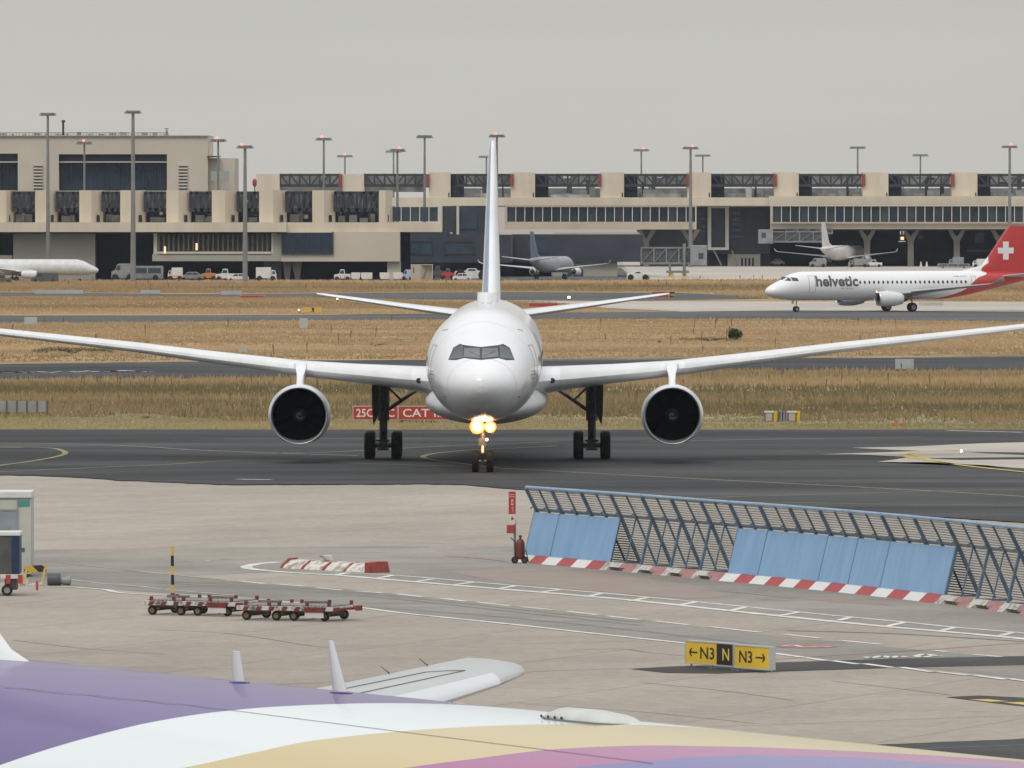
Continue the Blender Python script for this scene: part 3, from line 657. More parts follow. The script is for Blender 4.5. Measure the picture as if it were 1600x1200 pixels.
for sx in (-1, 1):   # windscreen wipers
    mb = MB(); mb.bar(fr2(sx * .12, 5.72), fr2(sx * .62, 5.95), .03, .02); mb.build('wiper', M_dark, air)
# small nose details: probes and access panel outlines
mb = MB()
for sx in (-1, 1):
    for q in [((2.36, 5.93), (2.58, 5.95), (2.58, 5.90), (2.36, 5.87))]:
        pass
    for (xa, za) in ((1.75, 3.75), (2.45, 4.6)):
        y = FA.front(sx * xa, za); mb.tube((sx * xa, y, za), (sx * (xa + .12), y - .08, za), .03, .015, 6)
    a = [(1.7, 6.95), (1.95, 6.9)]
    for (x0, z0), (x1, z1) in [(a[0], a[1]), ((2.35, 4.95), (2.58, 4.95)), ((2.35, 4.8), (2.58, 4.8))]:
        mb.bar(fr(sx * x0, z0), fr(sx * x1, z1), .03, .03)
mb.build('probes', M_line, air)
# dark radar seam
# belly fairing
b_tab = [(-15.5, 3.2, 2.36, 1.4), (-13, 3.9, 2.12, 2.55), (-10, 4.3, 1.98, 3.02), (-4, 4.4, 1.93, 3.1), (4, 4.3, 1.95, 3.05), (8, 3.8, 2.1, 2.6), (11, 3.2, 2.34, 1.4)]
FB = Fus(b_tab, -15.5, 11); mb = MB(); FB.mesh(mb, [-15.5 + .6 * k for k in range(45)], 64); mb.build('belly_fairing', M_offw, air, True)
# wings
WS = [(0, -12.9, 12.6, 4.05, 1.5, .05), (2.75, -10.9, 10.8, 4.15, 1.42, .05), (3.9, -10.1, 9.9, 4.25, 1.25, .045), (6.5, -8.5, 8.4, 4.45, 1.0, .04), (9.4, -6.75, 7.3, 4.68, .82, .035), (14, -3.9, 6.1, 5.18, .66, .02), (18, -1.4, 5.0, 5.65, .54, .012), (22, 1.1, 4.2, 6.05, .46, .006), (26, 3.6, 3.4, 6.45, .38, 0), (29.6, 5.9, 2.7, 6.85, .28, 0),
      (30.6, 6.7, 2.3, 7.05, .22, 0), (31.3, 7.5, 1.8, 7.45, .16, 0), (31.8, 8.4, 1.3, 8.1, .12, 0), (32.0, 9.3, .8, 8.9, .07, 0)]
for sd_ in (-1, 1):
    mb = MB(); wing(mb, WS, sd_); wg = mb.build('wing', M_white, air, 35)
    for x0, x1 in ((3.75, 8.75), (10.05, 16.4), (16.45, 22.8), (22.85, 29.2)):
        mb = MB(); slat(mb, WS, x0, x1, sd_); mb.build('slat', M_slat, wg, 40)
    mb = MB()
    s_ = lerp_st(WS, 3.35); mb.lathe([(0, .14), (-.01, .001)], (sd_ * 3.35, s_[1] - .03, s_[3] - .02), 'Y', 16); mb.build('landing_light_housing', M_frame, wg)
    for x in (7.9, 11.1, 14.5, 18.0):
        s_ = lerp_st(WS, x); te = s_[1] + s_[2]; z = s_[3] - s_[2] * s_[5] - .18
        fb_ = Fus([(te - 3.0, z + .16, z + .1, .03), (te - 2.2, z + .2, z - .28, .18), (te - .6, z + .12, z - .46, .24), (te + .6, z - .08, z - .4, .18), (te + 1.5, z - .22, z - .3, .03)], te - 3, te + 1.5)
        mb = MB(); fb_.mesh(mb, [te - 3 + .25 * k for k in range(19)], 16); mb.build('flap_track_fairing', M_offw, wg, True)
# engines
for sd_ in (-1, 1):
    c = Vector((sd_ * 9.37, -10.7, 2.43))
    en = bpy.data.objects.new('engine', None); C.objects.link(en); en.parent = air
    mb = MB()
    mb.lathe([(0.30, 1.47), (.6, 1.535), (1.2, 1.57), (2.2, 1.56), (3.4, 1.46), (4.6, 1.22), (5.1, 1.08), (5.1, .95)], c, 'Y', 64, sq=.9)
    mb.build('nacelle', M_white, en, True)
    mb = MB(); mb.lathe([(.62, 1.335), (.3, 1.345), (.10, 1.36), (0.02, 1.39), (0, 1.415), (.02, 1.435), (.12, 1.455), (.30, 1.47)], c, 'Y', 64, sq=.9); mb.build('inlet_lip', M_metal, en, True)
    mb = MB(); mb.lathe([(.62, 1.335), (1.0, 1.37), (2.0, 1.40)], c, 'Y', 48); mb.build('inlet_duct', M_black, en, True)
    mb = MB(); mb.lathe([(4.4, .8), (5.6, .62), (6.3, .42), (6.9, .12)], c, 'Y', 32, cap0=True); mb.build('exhaust_cone', M_dark, en, True)
    fan_set(en, c + Vector((0, 1.7, 0)), 1.38)
    mb = MB()   # pylon
    x = c.x; rings = []
    for (z, ya, yb, hw) in ((3.75, -9.6, -4.4, .20), (4.15, -9.0, -3.4, .19), (4.45, -7.9, -2.5, .23), (4.72, -7.45, -1.5, .33), (4.98, -6.9, -3.2, .36)):
        rings.append([Vector((x + hw * a, ya + (yb - ya) * b, z)) for a, b in ((0, 0), (.75, .03), (1, .15), (1, .8), (0, 1), (-1, .8), (-1, .15), (-.75, .03))])
    mb.loft(rings); mb.build('pylon', M_white, en, 50)
# tailplane and fin
HS = [(0, 22.6, 7.6, 6.95, .62, 0), (1.6, 23.8, 6.4, 7.05, .5, 0), (5, 26.2, 4.6, 7.50, .32, 0), (9.0, 29.1, 2.6, 8.05, .17, 0), (9.55, 29.9, 1.7, 8.13, .1, 0)]
for sd_ in (-1, 1):
    mb = MB(); wing(mb, HS, sd_); mb.build('tailplane', M_white, air, 35)
def finring(z, le, ch, th): return [Vector((b * th * .62 * (1.0 if b >= 0 else 1.55), le + a * ch, z)) for a, b in AF]
FN = [(7.3, 16.2, 12.2, .86), (8.4, 17.6, 10.6, .84), (9.3, 19.6, 8.8, .78), (12.5, 22.8, 6.6, .58), (15.8, 26.1, 4.4, .36), (16.3, 26.9, 3.6, .28), (16.45, 27.8, 2.4, .16)]
mb = MB(); mb.loft([finring(*s_) for s_ in FN]); fin = mb.build('fin', M_blue, air, 35)
mb = MB()
pts = [(.16, .91), (.09, .74), (.035, .5), (.01, .27), (0, 0), (.01, -.27), (.035, -.5), (.09, -.74), (.16, -.91)]
mb.loft([[Vector((b * s_[3] * .62 * 1.02, s_[1] + a * s_[2] - .02, s_[0])) for a, b in pts] + [Vector((b * s_[3] * .5, s_[1] + a * s_[2] + .03, s_[0])) for a, b in pts[::-1]] for s_ in FN])
mb.build('leading_edge', M_white, fin, 40)
mb = MB(); mb.loft([[Vector((b * .55, y + a * 1.6, z)) for a, b in ((0, 0), (.2, .75), (.6, 1), (1, .8), (1, -.8), (.6, -1), (.2, -.75))] for z, y in ((7.9, .3), (8.25, .35), (8.5, .6))]); mb.build('antenna_dome', M_white, air, 50)
mb = MB(); mb.prismx([(-9.5, 7.95), (-9.1, 8.35), (-8.7, 8.35), (-8.6, 7.95)], -.03, .03); mb.build('blade_antenna', M_white, air)
mb = MB(); mb.box(-.28, .28, -7.6, -6.9, 7.95, 8.15); mb.build('antenna_base', M_offw, air, bevel=.05)
# main landing gear
for sd_ in (-1, 1):
    g = bpy.data.objects.new('main_gear', None); C.objects.link(g); g.parent = air
    X = sd_ * 5.34
    mb = MB(); mb.tube((X, .2, 4.3), (X, 0, 1.95), .34, .30, 14); mb.tube((X, 0, 2.3), (X, 0, .75), .21, .21, 14); mb.tube((X + sd_ * .2, .45, 4.3), (X + sd_ * .12, .3, 2.3), .2, .16, 10); mb.tube((X, 0, .95), (X, 0, .55), .24, .24, 12)
    mb.bar((X, -1.25, .7), (X, 1.25, .7), .26, .3); mb.tube((X - .5, -1, .69), (X + .5, -1, .69), .11, n=10); mb.tube((X - .5, 1, .69), (X + .5, 1, .69), .11, n=10)
    mb.tube((X - sd_ * .1, 0, 2.4), (X - sd_ * 1.75, .3, 3.55), .1, .1); mb.tube((X - sd_ * 0.9, .1, 3.0), (X - sd_ * .2, 0, 3.7), .06)
    mb.tube((X - sd_ * 1.75, .3, 3.55), (X - sd_ * 1.1, .3, 3.9), .06)
    mb.bar((X, -.3, 1.9), (X, -.65, 1.4), .18, .06); mb.bar((X, -.65, 1.4), (X, -.25, .9), .18, .06)
    for k in range(5): mb.tube((X + .12 * math.sin(k * 2.1), -.22, 1.0 + .35 * k), (X + .2 * math.cos(k * 1.7), -.25, 1.5 + .4 * k), .025, n=5)
    mb.tube((X - .35, -1.05, .95), (X + .35, -1.05, .95), .05); mb.tube((X - .3, -1.1, .5), (X + .3, -1.1, .5), .06)
    mb.build('strut', M_gear, g, 40)
    mb = MB(); mb.prism([(X + sd_ * .20, 4.3), (X + sd_ * .60, 4.3), (X + sd_ * .56, 2.35), (X + sd_ * .50, 1.7), (X + sd_ * .22, 2.3)], -.55, -.4); mb.build('gear_door', M_dark, g)
    for yy in (-1.0, 1.0):
        for xx in (-.69, .69):
            mb = MB(); wheel(mb, (X + xx, yy, .70), .70, .52); mb.build('wheel', [M_rubber, M_rim], g, 40)
# nose gear with lights
g = bpy.data.objects.new('nose_gear', None); C.objects.link(g); g.parent = air
yN = -25.4
mb = MB(); mb.tube((0, yN + .2, 2.7), (0, yN, 1.2), .14, .13, 12); mb.tube((0, yN, 1.3), (0, yN, .45), .09, .09, 12); mb.tube((-.35, yN, .53), (.35, yN, .53), .08, n=10)
mb.tube((0, yN - .05, 1.7), (0, yN + 1.6, 2.6), .06); mb.bar((-.5, yN - .15, 2.22), (.55, yN - .15, 2.22), .08, .08); mb.bar((0, yN - .2, 1.3), (0, yN - .45, .95), .12, .05); mb.bar((0, yN - .45, .95), (0, yN - .12, .6), .12, .05)
mb.box(-.2, .2, yN - .18, yN - .02, 1.3, 1.65)
mb.build('strut', M_rim, g, 40)
for sx in (-1, 1):
    mb = MB(); mb.box(sx * .50 - .02, sx * .50 + .02, yN + .5, yN + 2.0, 1.85, 2.55); mb.build('gear_door', M_offw, g)
    mb = MB(); wheel(mb, (sx * .355, yN, .53), .53, .34); mb.build('wheel', [M_rubber, M_rim], g, 40)
M_beam = mat('landing_lamp_glow', (1.0, 0.86, 0.58), emit=30.0)
M_bloom2 = mat('landing_lamp_outer_bloom', (1.0, 0.36, 0.08), emit=.7)  # fading outer bloom of the lamps, put in as orange emission
M_bloom3 = mat('landing_lamp_inner_bloom', (1.0, 0.52, 0.14), emit=2.2)  # brighter inner bloom, also painted as emission
for x, z, r in ((-.27, 2.24, .33), (.38, 2.22, .26), (.2, 1.60, .08)):
    lm = bpy.data.objects.new('landing_light', None); C.objects.link(lm); lm.parent = g
    y = yN - .32
    mb = MB(); mb.lathe([(.22, r * .5), (.1, r * 1.0), (0, r * 1.12)], (x, y, z), 'Y', 24, cap0=True); mb.build('lamp_housing', M_rim, lm, 40)
    mb = MB(); mb.lathe([(-.02, .001), (-.015, r * .62)], (x, y, z), 'Y', 24); mb.build('lamp_bulb', M_beam, lm)
    mb = MB(); mb.lathe([(-.013, r * .62), (.005, r * .85)], (x, y, z), 'Y', 24); mb.build('inner_bloom_ring', M_bloom3, lm)  # this ring and the next imitate glare around the bulb
    mb = MB(); mb.lathe([(.004, r * .85), (0, r * 1.1)], (x, y, z), 'Y', 24); mb.build('outer_bloom_ring', M_bloom2, lm)
for x in (-.27, .34):
    ld = bpy.data.lights.new('landing_lamp_beam', 'SPOT'); lo = bpy.data.objects.new('landing_lamp_beam', ld); C.objects.link(lo); lo.parent = air
    lo.location = (x, yN - .5, 2.22); lo.rotation_euler = (R(84), 0, 0); ld.energy = 900; ld.spot_size = R(30); ld.color = (1, .72, .4); ld.shadow_soft_size = .15
ld = bpy.data.lights.new('landing_lamp_spill', 'POINT'); lo = bpy.data.objects.new('landing_lamp_spill', ld); C.objects.link(lo); lo.parent = air
lo.location = (.05, yN - .75, 2.1); ld.energy = 60; ld.color = (1, .52, .2); ld.shadow_soft_size = .3

# ================================================================== regional jets
def jet(name, label, loc, rz, livery, k=1.0, windows=True, group=None, fin_mat=None, tail=True):
    t = thing(name, label, 'airliner', loc, rz, group); t.scale = (k, k, k)
    N0 = -17.9
    tab = [(0, 2.44, 2.34, .03), (.08, 2.62, 2.12, .3), (.25, 2.80, 1.98, .5), (.55, 3.0, 1.82, .74), (1.1, 3.3, 1.65, 1.0), (1.9, 3.66, 1.52, 1.15), (2.7, 4.12, 1.43, 1.32), (3.6, 4.47, 1.38, 1.44), (5, 4.68, 1.35, 1.5),
           (23, 4.70, 1.35, 1.5), (26.5, 4.70, 1.75, 1.42), (30, 4.66, 2.45, 1.12), (33.5, 4.5, 3.2, .66), (36.2, 4.25, 3.8, .15)]
    Fz = Fus([(d + N0, a, b, c) for d, a, b, c in tab], N0, 18.3)
    mb = MB(); Fz.mesh(mb, dense(N0, 18.3, 5, 20, .6), 48); f = mb.build('fuselage', livery, t, True)
    fin_tab = [(4.3, 6.6, 10.4, .34), (5.0, 9.9, 7.2, .34), (5.35, 11.2, 6.1, .34), (9.6, 14.55, 3.15, .2), (9.95, 14.95, 2.7, .14)]
    mb = MB(); mb.loft([[Vector((b * th * .62 * (1 if b > 0 else 1.55), le + a * ch, z)) for a, b in AF] for z, le, ch, th in fin_tab]); fn = mb.build('fin', fin_mat or livery, t, 35)
    WSj = [(0, -4.2, 5.6, 1.95, .75, .04), (1.5, -3.3, 4.7, 2.0, .62, .035), (4.6, -1.2, 3.3, 2.35, .4, .02), (9.5, 1.8, 2.2, 2.85, .25, .01), (13.4, 4.15, 1.45, 3.25, .15, 0), (13.8, 4.6, 1.2, 3.4, .1, 0), (14.05, 5.0, .8, 3.75, .06, 0), (14.15, 5.4, .4, 4.05, .04, 0)]
    for sd_ in (-1, 1):
        mb = MB(); wing(mb, WSj, sd_); mb.build('wing', M_wg if (windows or k == .78) else M_white, t, 35)
        mb = MB(); wing(mb, [(0, 12.9, 3.4, 3.95, .3, 0), (.6, 13.3, 3.0, 4.0, .28, 0), (6.0, 16.6, 1.4, 4.75, .1, 0)], sd_); mb.build('tailplane', M_wg if (windows or k == .78) else M_white, t, 35)
        en = bpy.data.objects.new('engine', None); C.objects.link(en); en.parent = t
        c = Vector((sd_ * 4.5, -5.6, 1.52))
        mb = MB(); mb.lathe([(.15, .80), (.5, .86), (1.2, .9), (2.2, .86), (3.0, .70), (3.3, .62), (3.3, .5)], c, 'Y', 28); mb.build('nacelle', M_offw, en, True)
        mb = MB(); mb.lathe([(.4, .68), (.1, .70), (0, .74), (.02, .78), (.15, .80)], c, 'Y', 28); mb.build('inlet_lip', M_metal, en, True)
        mb = MB(); mb.lathe([(.4, .68), (.9, .68), (.9, .22), (.6, .12), (.45, .001)], c, 'Y', 28); mb.build('fan', M_dark, en, True)
        mb = MB(); mb.lathe([(3.0, .5), (3.9, .3), (4.3, .08)], c, 'Y', 20, cap0=True); mb.build('exhaust_cone', M_dark, en, True)
        mb = MB(); mb.prismx([(-4.6, 2.2), (-2.0, 2.1), (-.6, 2.2), (-1.0, 2.35), (-4.2, 2.55)], c.x - .12, c.x + .12); mb.build('pylon', M_offw, en, bevel=.04)
        gr = bpy.data.objects.new('main_gear', None); C.objects.link(gr); gr.parent = t
        mb = MB(); mb.tube((sd_ * 2.9, 0, 2.1), (sd_ * 2.97, 0, .5), .11, .09); mb.tube((sd_ * 2.9, 0, 1.2), (sd_ * 1.7, 0, 1.9), .06); mb.tube((sd_ * 2.6, 0, .5), (sd_ * 3.35, 0, .5), .07); mb.build('strut', M_rim, gr)
        for dx in (-.24, .24):
            mb = MB(); wheel(mb, (sd_ * 2.97 + dx, 0, .52), .52, .32); mb.build('wheel', [M_rubber, M_rim], gr, 40)
    gr = bpy.data.objects.new('nose_gear', None); C.objects.link(gr); gr.parent = t
    mb = MB(); mb.tube((0, -13.75, 1.5), (0, -13.83, .35), .08); mb.box(-.25, .25, -14.3, -14.26, .95, 1.5); mb.tube((-.2, -13.83, .34), (.2, -13.83, .34), .05); mb.build('strut', M_offw, gr)
    for dx in (-.16, .16):
        mb = MB(); wheel(mb, (dx, -13.83, .34), .34, .2); mb.build('wheel', [M_rubber, M_rim], gr, 40)
    if not windows: return t, Fz, fn
    for sd_ in (-1, 1):
        sf = lambda y, z, g_=.012, q=sd_: Vector((q * (Fz.side(y, z) + g_), y, z))
        for q in [((-15.75, 4.10), (-15.1, 4.08), (-15.05, 3.62), (-15.95, 3.62)), ((-14.98, 4.06), (-14.3, 3.95), (-14.2, 3.58), (-14.95, 3.60))]:
            vs, fs = quadpatch(sf, q, 6, 4); m2 = MB(); m2.add(vs, fs); m2.build('cockpit_window', M_glass, t, True)
        if sd_ > 0 or k == 1.0:
            vs0, fs0 = None, None; first = None
            for i in range(27):
                y = -6.1 + i * .62
                if y > 8.4: break
                if first is None or True:
                    m2 = MB(); ring = [sf(y + .14 * math.cos(a) , 3.42 + .19 * math.sin(a), .015) for a in [2 * math.pi * j / 10 for j in range(10)]]
                    m2.add(ring, [tuple(range(10))]); m2.build('cabin_window', M_frame, t)
            m2 = MB()
            for (y0, y1, z0, z1) in ((-12.9, -12.1, 2.3, 4.2), (9.0, 9.6, 2.6, 4.1)):
                for a, b in (((y0, z0), (y0, z1)), ((y1, z0), (y1, z1)), ((y0, z1), (y1, z1)), ((y0, z0), (y1, z0))):
                    n_ = 6
                    for j in range(n_):
                        p = sf(a[0] + (b[0] - a[0]) * j / n_, a[1] + (b[1] - a[1]) * j / n_); q_ = sf(a[0] + (b[0] - a[0]) * (j + 1) / n_, a[1] + (b[1] - a[1]) * (j + 1) / n_); m2.bar(p, q_, .035, .02)
            m2.build('door_outline', M_line, t)
    return t, Fz, fn
M_wg = mat('wing_grey', (0.42, 0.43, 0.43), (0.36, 0.37, 0.37), .5, rough=.4)
# livery: white body, red tail with a swept boundary, in object space
M_redp2 = mat('tail_red', (0.50, 0.035, 0.03), rough=0.35, coat=.3)
m = bpy.data.materials.new('red_tail_livery'); m.use_nodes = True; n_ = m.node_tree; b_ = n_.nodes['Principled BSDF']; b_.inputs['Roughness'].default_value = .3; b_.inputs['Coat Weight'].default_value = .3
t_ = n_.nodes.new('ShaderNodeTexCoord'); s3 = n_.nodes.new('ShaderNodeSeparateXYZ'); n_.links.new(t_.outputs['Object'], s3.inputs[0])
cv = n_.nodes.new('ShaderNodeFloatCurve'); cm = cv.mapping.curves[0]     # boundary y as a function of height
mrz = n_.nodes.new('ShaderNodeMapRange'); mrz.inputs[1].default_value = 1.0; mrz.inputs[2].default_value = 5.6; n_.links.new(s3.outputs[2], mrz.inputs[0])
# (height -> boundary y): red lies aft of it
bt = [(1.35, 3.6), (1.7, 5.6), (2.4, 7.9), (3.2, 9.0), (3.9, 10.0), (4.4, 11.4), (4.7, 11.0), (5.6, 12.0)]
cm.points[0].location = ((bt[0][0] - 1) / 4.6, bt[0][1] / 20); cm.points[1].location = ((bt[-1][0] - 1) / 4.6, bt[-1][1] / 20)
for z, y in bt[1:-1]: cm.points.new((z - 1) / 4.6, y / 20)
cv.mapping.update()
n_.links.new(mrz.outputs[0], cv.inputs['Value'])
m20 = n_.nodes.new('ShaderNodeMath'); m20.operation = 'MULTIPLY'; m20.inputs[1].default_value = 20; n_.links.new(cv.outputs[0], m20.inputs[0])
gt = n_.nodes.new('ShaderNodeMath'); gt.operation = 'GREATER_THAN'; n_.links.new(s3.outputs[1], gt.inputs[0]); n_.links.new(m20.outputs[0], gt.inputs[1])
mx_ = n_.nodes.new('ShaderNodeMixRGB'); mx_.inputs[1].default_value = (.80, .81, .81, 1); mx_.inputs[2].default_value = (.48, .03, .028, 1)
n_.links.new(gt.outputs[0], mx_.inputs[0]); n_.links.new(mx_.outputs[0], b_.inputs['Base Color']); M_rtl = m
ejp = G(1405, 488)
ej, FE, fnE = jet('regional_jet', 'white regional jet with a red tail and white cross, rolling left on the far taxiway', (XX(1405, 1157), 1157, .06), R(-62), M_rtl)
# near side is local +x or -x?  camera lies on the side whose outward normal faces -Y
sdn = 1 if (Matrix.Rotation(R(-62), 3, 'Z') @ Vector((1, 0, 0))).y < 0 else -1
def wrap_text(s, y0, y1, z0, z1, m_, bold, name):
    """lettering reading nose to tail on the near side of the fuselage"""
    L = y1 - y0; vs, fs = text_flat(s, L, z1 - z0, bold)
    bm = bmesh.new(); bv = [bm.verts.new((a, 0, c)) for a, b, c in vs]
    for f in fs:
        try: bm.faces.new([bv[i] for i in f])
        except ValueError: pass
    for k in range(1, 12):
        bmesh.ops.bisect_plane(bm, geom=bm.verts[:] + bm.edges[:] + bm.faces[:], plane_co=(0, 0, (z1 - z0) * k / 12), plane_no=(0, 0, 1))
    for v in bm.verts:
        y = y0 + v.co.x; z = z0 + v.co.z; v.co = (sdn * (FE.side(y, z) + .03), y, z)
    me = bpy.data.meshes.new(name); bm.to_mesh(me); bm.free(); me.materials.append(m_)
    o = bpy.data.objects.new(name, me); C.objects.link(o); o.parent = ej; return o
M_let = mat('lettering_grey', (0.10, 0.10, 0.105), rough=.5)
wrap_text('helvetic', -12.0, -6.35, 2.95, 4.22, M_let, .03, 'title_lettering')
wrap_text('airways', -8.7, -6.9, 2.62, 2.86, mat('lettering_light', (.3, .3, .31), rough=.5), .0, 'subtitle_lettering')
wrap_text('HB-JVC', 6.6, 8.5, 3.95, 4.15, mat('lettering_light', (.3, .3, .31)), .0, 'registration_lettering')
mb = MB(); a0 = .52
for (y0, y1, z0, z1) in ((-.38, .38, -1.06, 1.06), (-1.06, -.38, -.34, .34), (.38, 1.06, -.34, .34)):
    mb.box(sdn * .18 - .03, sdn * .18 + .03, 14.35 + y0, 14.35 + y1, 7.05 + z0, 7.05 + z1)
mb.build('white_cross', mat('cross_white', (.72, .72, .70), rough=.5), fnE)
# tail base red strip is part of the livery; engine light glint
mb = MB(); mb.lathe([(-.02, .12), (-.05, .001)], (sdn * 4.5, -5.62, 2.35), 'Y', 10); mb.build('wing_light', M_lampor, ej)
for o in ej.children:
    if o.name.startswith('fin'): o.data.materials[0] = M_rtl

M_cream = mat('jet_cream', (.78, .76, .72), (.70, .68, .64), .4, rough=.45)
jet('parked_jet', 'small white jet parked tail-on beneath the window band, boarding stairs at its side', (XX(1316, 1900), 1900, .06), R(180 - 17), M_cream, k=.86, windows=False)
jet('parked_jet', 'white jet side-on at the far left edge in front of the terminal', (XX(22, 1560), 1560, .06), R(84), M_vwhite, k=.75, windows=False)
M_fblue = mat('tail_blue', (.07, .115, .19), rough=.4)
jet('parked_jet', 'grey jet with a narrow blue fin, parked tail-on just right of the big airliner fin', (XX(860, 1610), 1610, .06), R(180 - 14), mat('dull_jet_grey', (.34, .36, .38), (.28, .30, .32), .5, rough=.6), k=.78, windows=False, fin_mat=M_fblue)

# ================================================================== purple-backed airliner in the foreground
TH0 = Vector((-6.15, 119.0, 0)); dT = Vector((0.4557, -0.8901, 0)).normalized()   # nose direction
nT = Vector((dT.y, -dT.x, 0))          # toward the camera's left: near side
if nT.y > 0: nT = -nT
RT, ZC = 2.95, 4.96
rootT = TH0.copy()
pt = thing('liveried_airliner', 'purple-topped airliner seen from above in the foreground, with white, yellow and pink sweeping stripes', 'airliner', (rootT.x, rootT.y, 0))
def taper(t):   # radius and centre height along the body, t metres toward the nose
    if t > -1: return RT, ZC
    q = min((-1 - t) / 19.0, 1); q2 = q ** 1.6
    r = RT * (1 - q2 * .86); top = ZC + RT - .75 * q ** 1.8
    return r, top - r
def body(t, th):
    r, zc = taper(t)
    return TH0 + dT * t + nT * (r * math.sin(th)) + Vector((0, 0, zc + r * math.cos(th)))
def hit(px, py):
    """where a sight line meets the body: (t, theta)"""
    d = ray(px, py); o = Vector((0, 0, CAMZ)); lo, hi = 60, 220; best = None
    for it in range(6000):
        s_ = 70 + it * .02; p = o + d * s_; q = p - TH0; t = q.dot(dT); r, zc = taper(t); a = q.dot(nT); z = p.z - zc
        if a * a + z * z <= r * r: return t, math.atan2(a, z)
    return None
def bcurve(pts, end):
    o = [h for h in (hit(*p) for p in pts) if h]
    if end: o.append((hit(*end) or (o[-1][0] + 3, 0)))
    o.sort(); return o
B = [bcurve([(2, 1195), (50, 1179), (140, 1152.5), (225, 1131), (312, 1116), (362, 1110), (400, 1106.5), (516, 1100.5), (632, 1099), (672, 1099.5)], None),
     bcurve([(291, 1199), (325, 1192.5), (400, 1176), (477, 1159), (621, 1143.6), (749, 1135), (865, 1132), (940, 1131)], None),
     bcurve([(642, 1199), (749, 1185), (853, 1172), (942, 1167), (1020, 1165), (1112, 1166.3), (1187, 1168), (1245, 1170)], None),
     bcurve([(898, 1199), (1020, 1189), (1075, 1183.5), (1169, 1180.6), (1337, 1183.5), (1440, 1191)], None)]
def theta(bi, t):
    b = B[bi]; ts = [q[0] for q in b]; th = [q[1] for q in b]
    if t < ts[0]: s_ = (th[1] - th[0]) / (ts[1] - ts[0]); v = th[0] + s_ * (t - ts[0])
    elif t > ts[-1]: s_ = (th[-1] - th[-3]) / (ts[-1] - ts[-3]); s_ = min(s_, -.03); v = th[-1] + s_ * (t - ts[-1])
    else: v = float(np.interp(t, ts, th))
    return min(max(v, -1.2), 2.6)
print('stripe', [[(round(a, 1), round(b, 2)) for a, b in b_] for b_ in B])
mb = MB(); ts = [-20 + .5 * k for k in range(38)] + [-1 + .25 * k for k in range(150)]
cols = []
for t in ts:
    th = [theta(i, t) for i in range(4)]
    for i in range(1, 4): th[i] = max(th[i], th[i - 1] + .004)
    knots = [-1.3] + th + [2.9, 2 * math.pi - 1.3]
    for i in range(1, len(knots)): knots[i] = max(knots[i], knots[i - 1] + .002)
    row = []
    cnt = [14, 10, 10, 10, 18, 18]
    for i, n_ in enumerate(cnt):
        for k in range(n_): row.append(knots[i] + (knots[i + 1] - knots[i]) * k / n_)
    cols.append(row)
nr = len(cols[0]); vs = []; fs = []; ms = []
for t, row in zip(ts, cols):
    vs += [body(t, a) - rootT for a in row]
cnt = [14, 10, 10, 10, 18, 18]; mi = sum([[i] * n_ for i, n_ in enumerate(cnt)], [])
mi = [0 if q == 5 else q for q in mi]
for i in range(len(ts) - 1):
    for k in range(nr):
        k2 = (k + 1) % nr; fs.append((i * nr + k, i * nr + k2, (i + 1) * nr + k2, (i + 1) * nr + k)); ms.append(mi[k])
mb.v = [tuple(v) for v in vs]; mb.f = fs; mb.m = ms
def paint_(name, c): return mat(name, c, rough=.25, spec=.45, coat=.35)
mb.build('fuselage', [mat('purple_paint', (.078, .036, .205), rough=.28, spec=.42, coat=.30), paint_('pearl_white_paint', (.70, .75, .75)), paint_('gold_paint', (.55, .44, .19)), paint_('pink_paint', (.34, .075, .225)), paint_('violet_paint', (.125, .11, .32))], pt, True)
def bp(t, th, lift=0.0):
    r, zc = taper(t); return TH0 + dT * t + nT * ((r + lift) * math.sin(th)) + Vector((0, 0, zc + (r + lift) * math.cos(th))) - rootT
def seam(pts, wd, name='panel_seam'):
    hs = sorted(h for h in (hit(*p) for p in pts) if h); mb = MB(); L = []
    t0, t1 = hs[0][0], hs[-1][0]; n_ = 60
    for k in range(n_ + 1):
        t = t0 + (t1 - t0) * k / n_; th = float(np.interp(t, [h[0] for h in hs], [h[1] for h in hs])); L.append((t, th))
    vs = [bp(t, th - wd / RT / 2, .004) for t, th in L] + [bp(t, th + wd / RT / 2, .004) for t, th in L]; n2 = len(L)
    mb.add(vs, [(i, i + 1, n2 + i + 1, n2 + i) for i in range(n2 - 1)]); mb.build(name, mat('seam_dark', (.16, .11, .17), rough=.6), pt)
seam([(2, 1073), (300, 1102.5), (617, 1143), (1020, 1193)], .008)
# crown point nearest to a pixel column
def crown_t(px):
    k = (px - 800) / F
    # TH0.x + t*dx = k*(TH0.y + t*dy)
    return (k * TH0.y - TH0.x) / (dT.x - k * dT.y)
def loc(t, a, z): return TH0 + dT * t + nT * a + Vector((0, 0, z)) - rootT
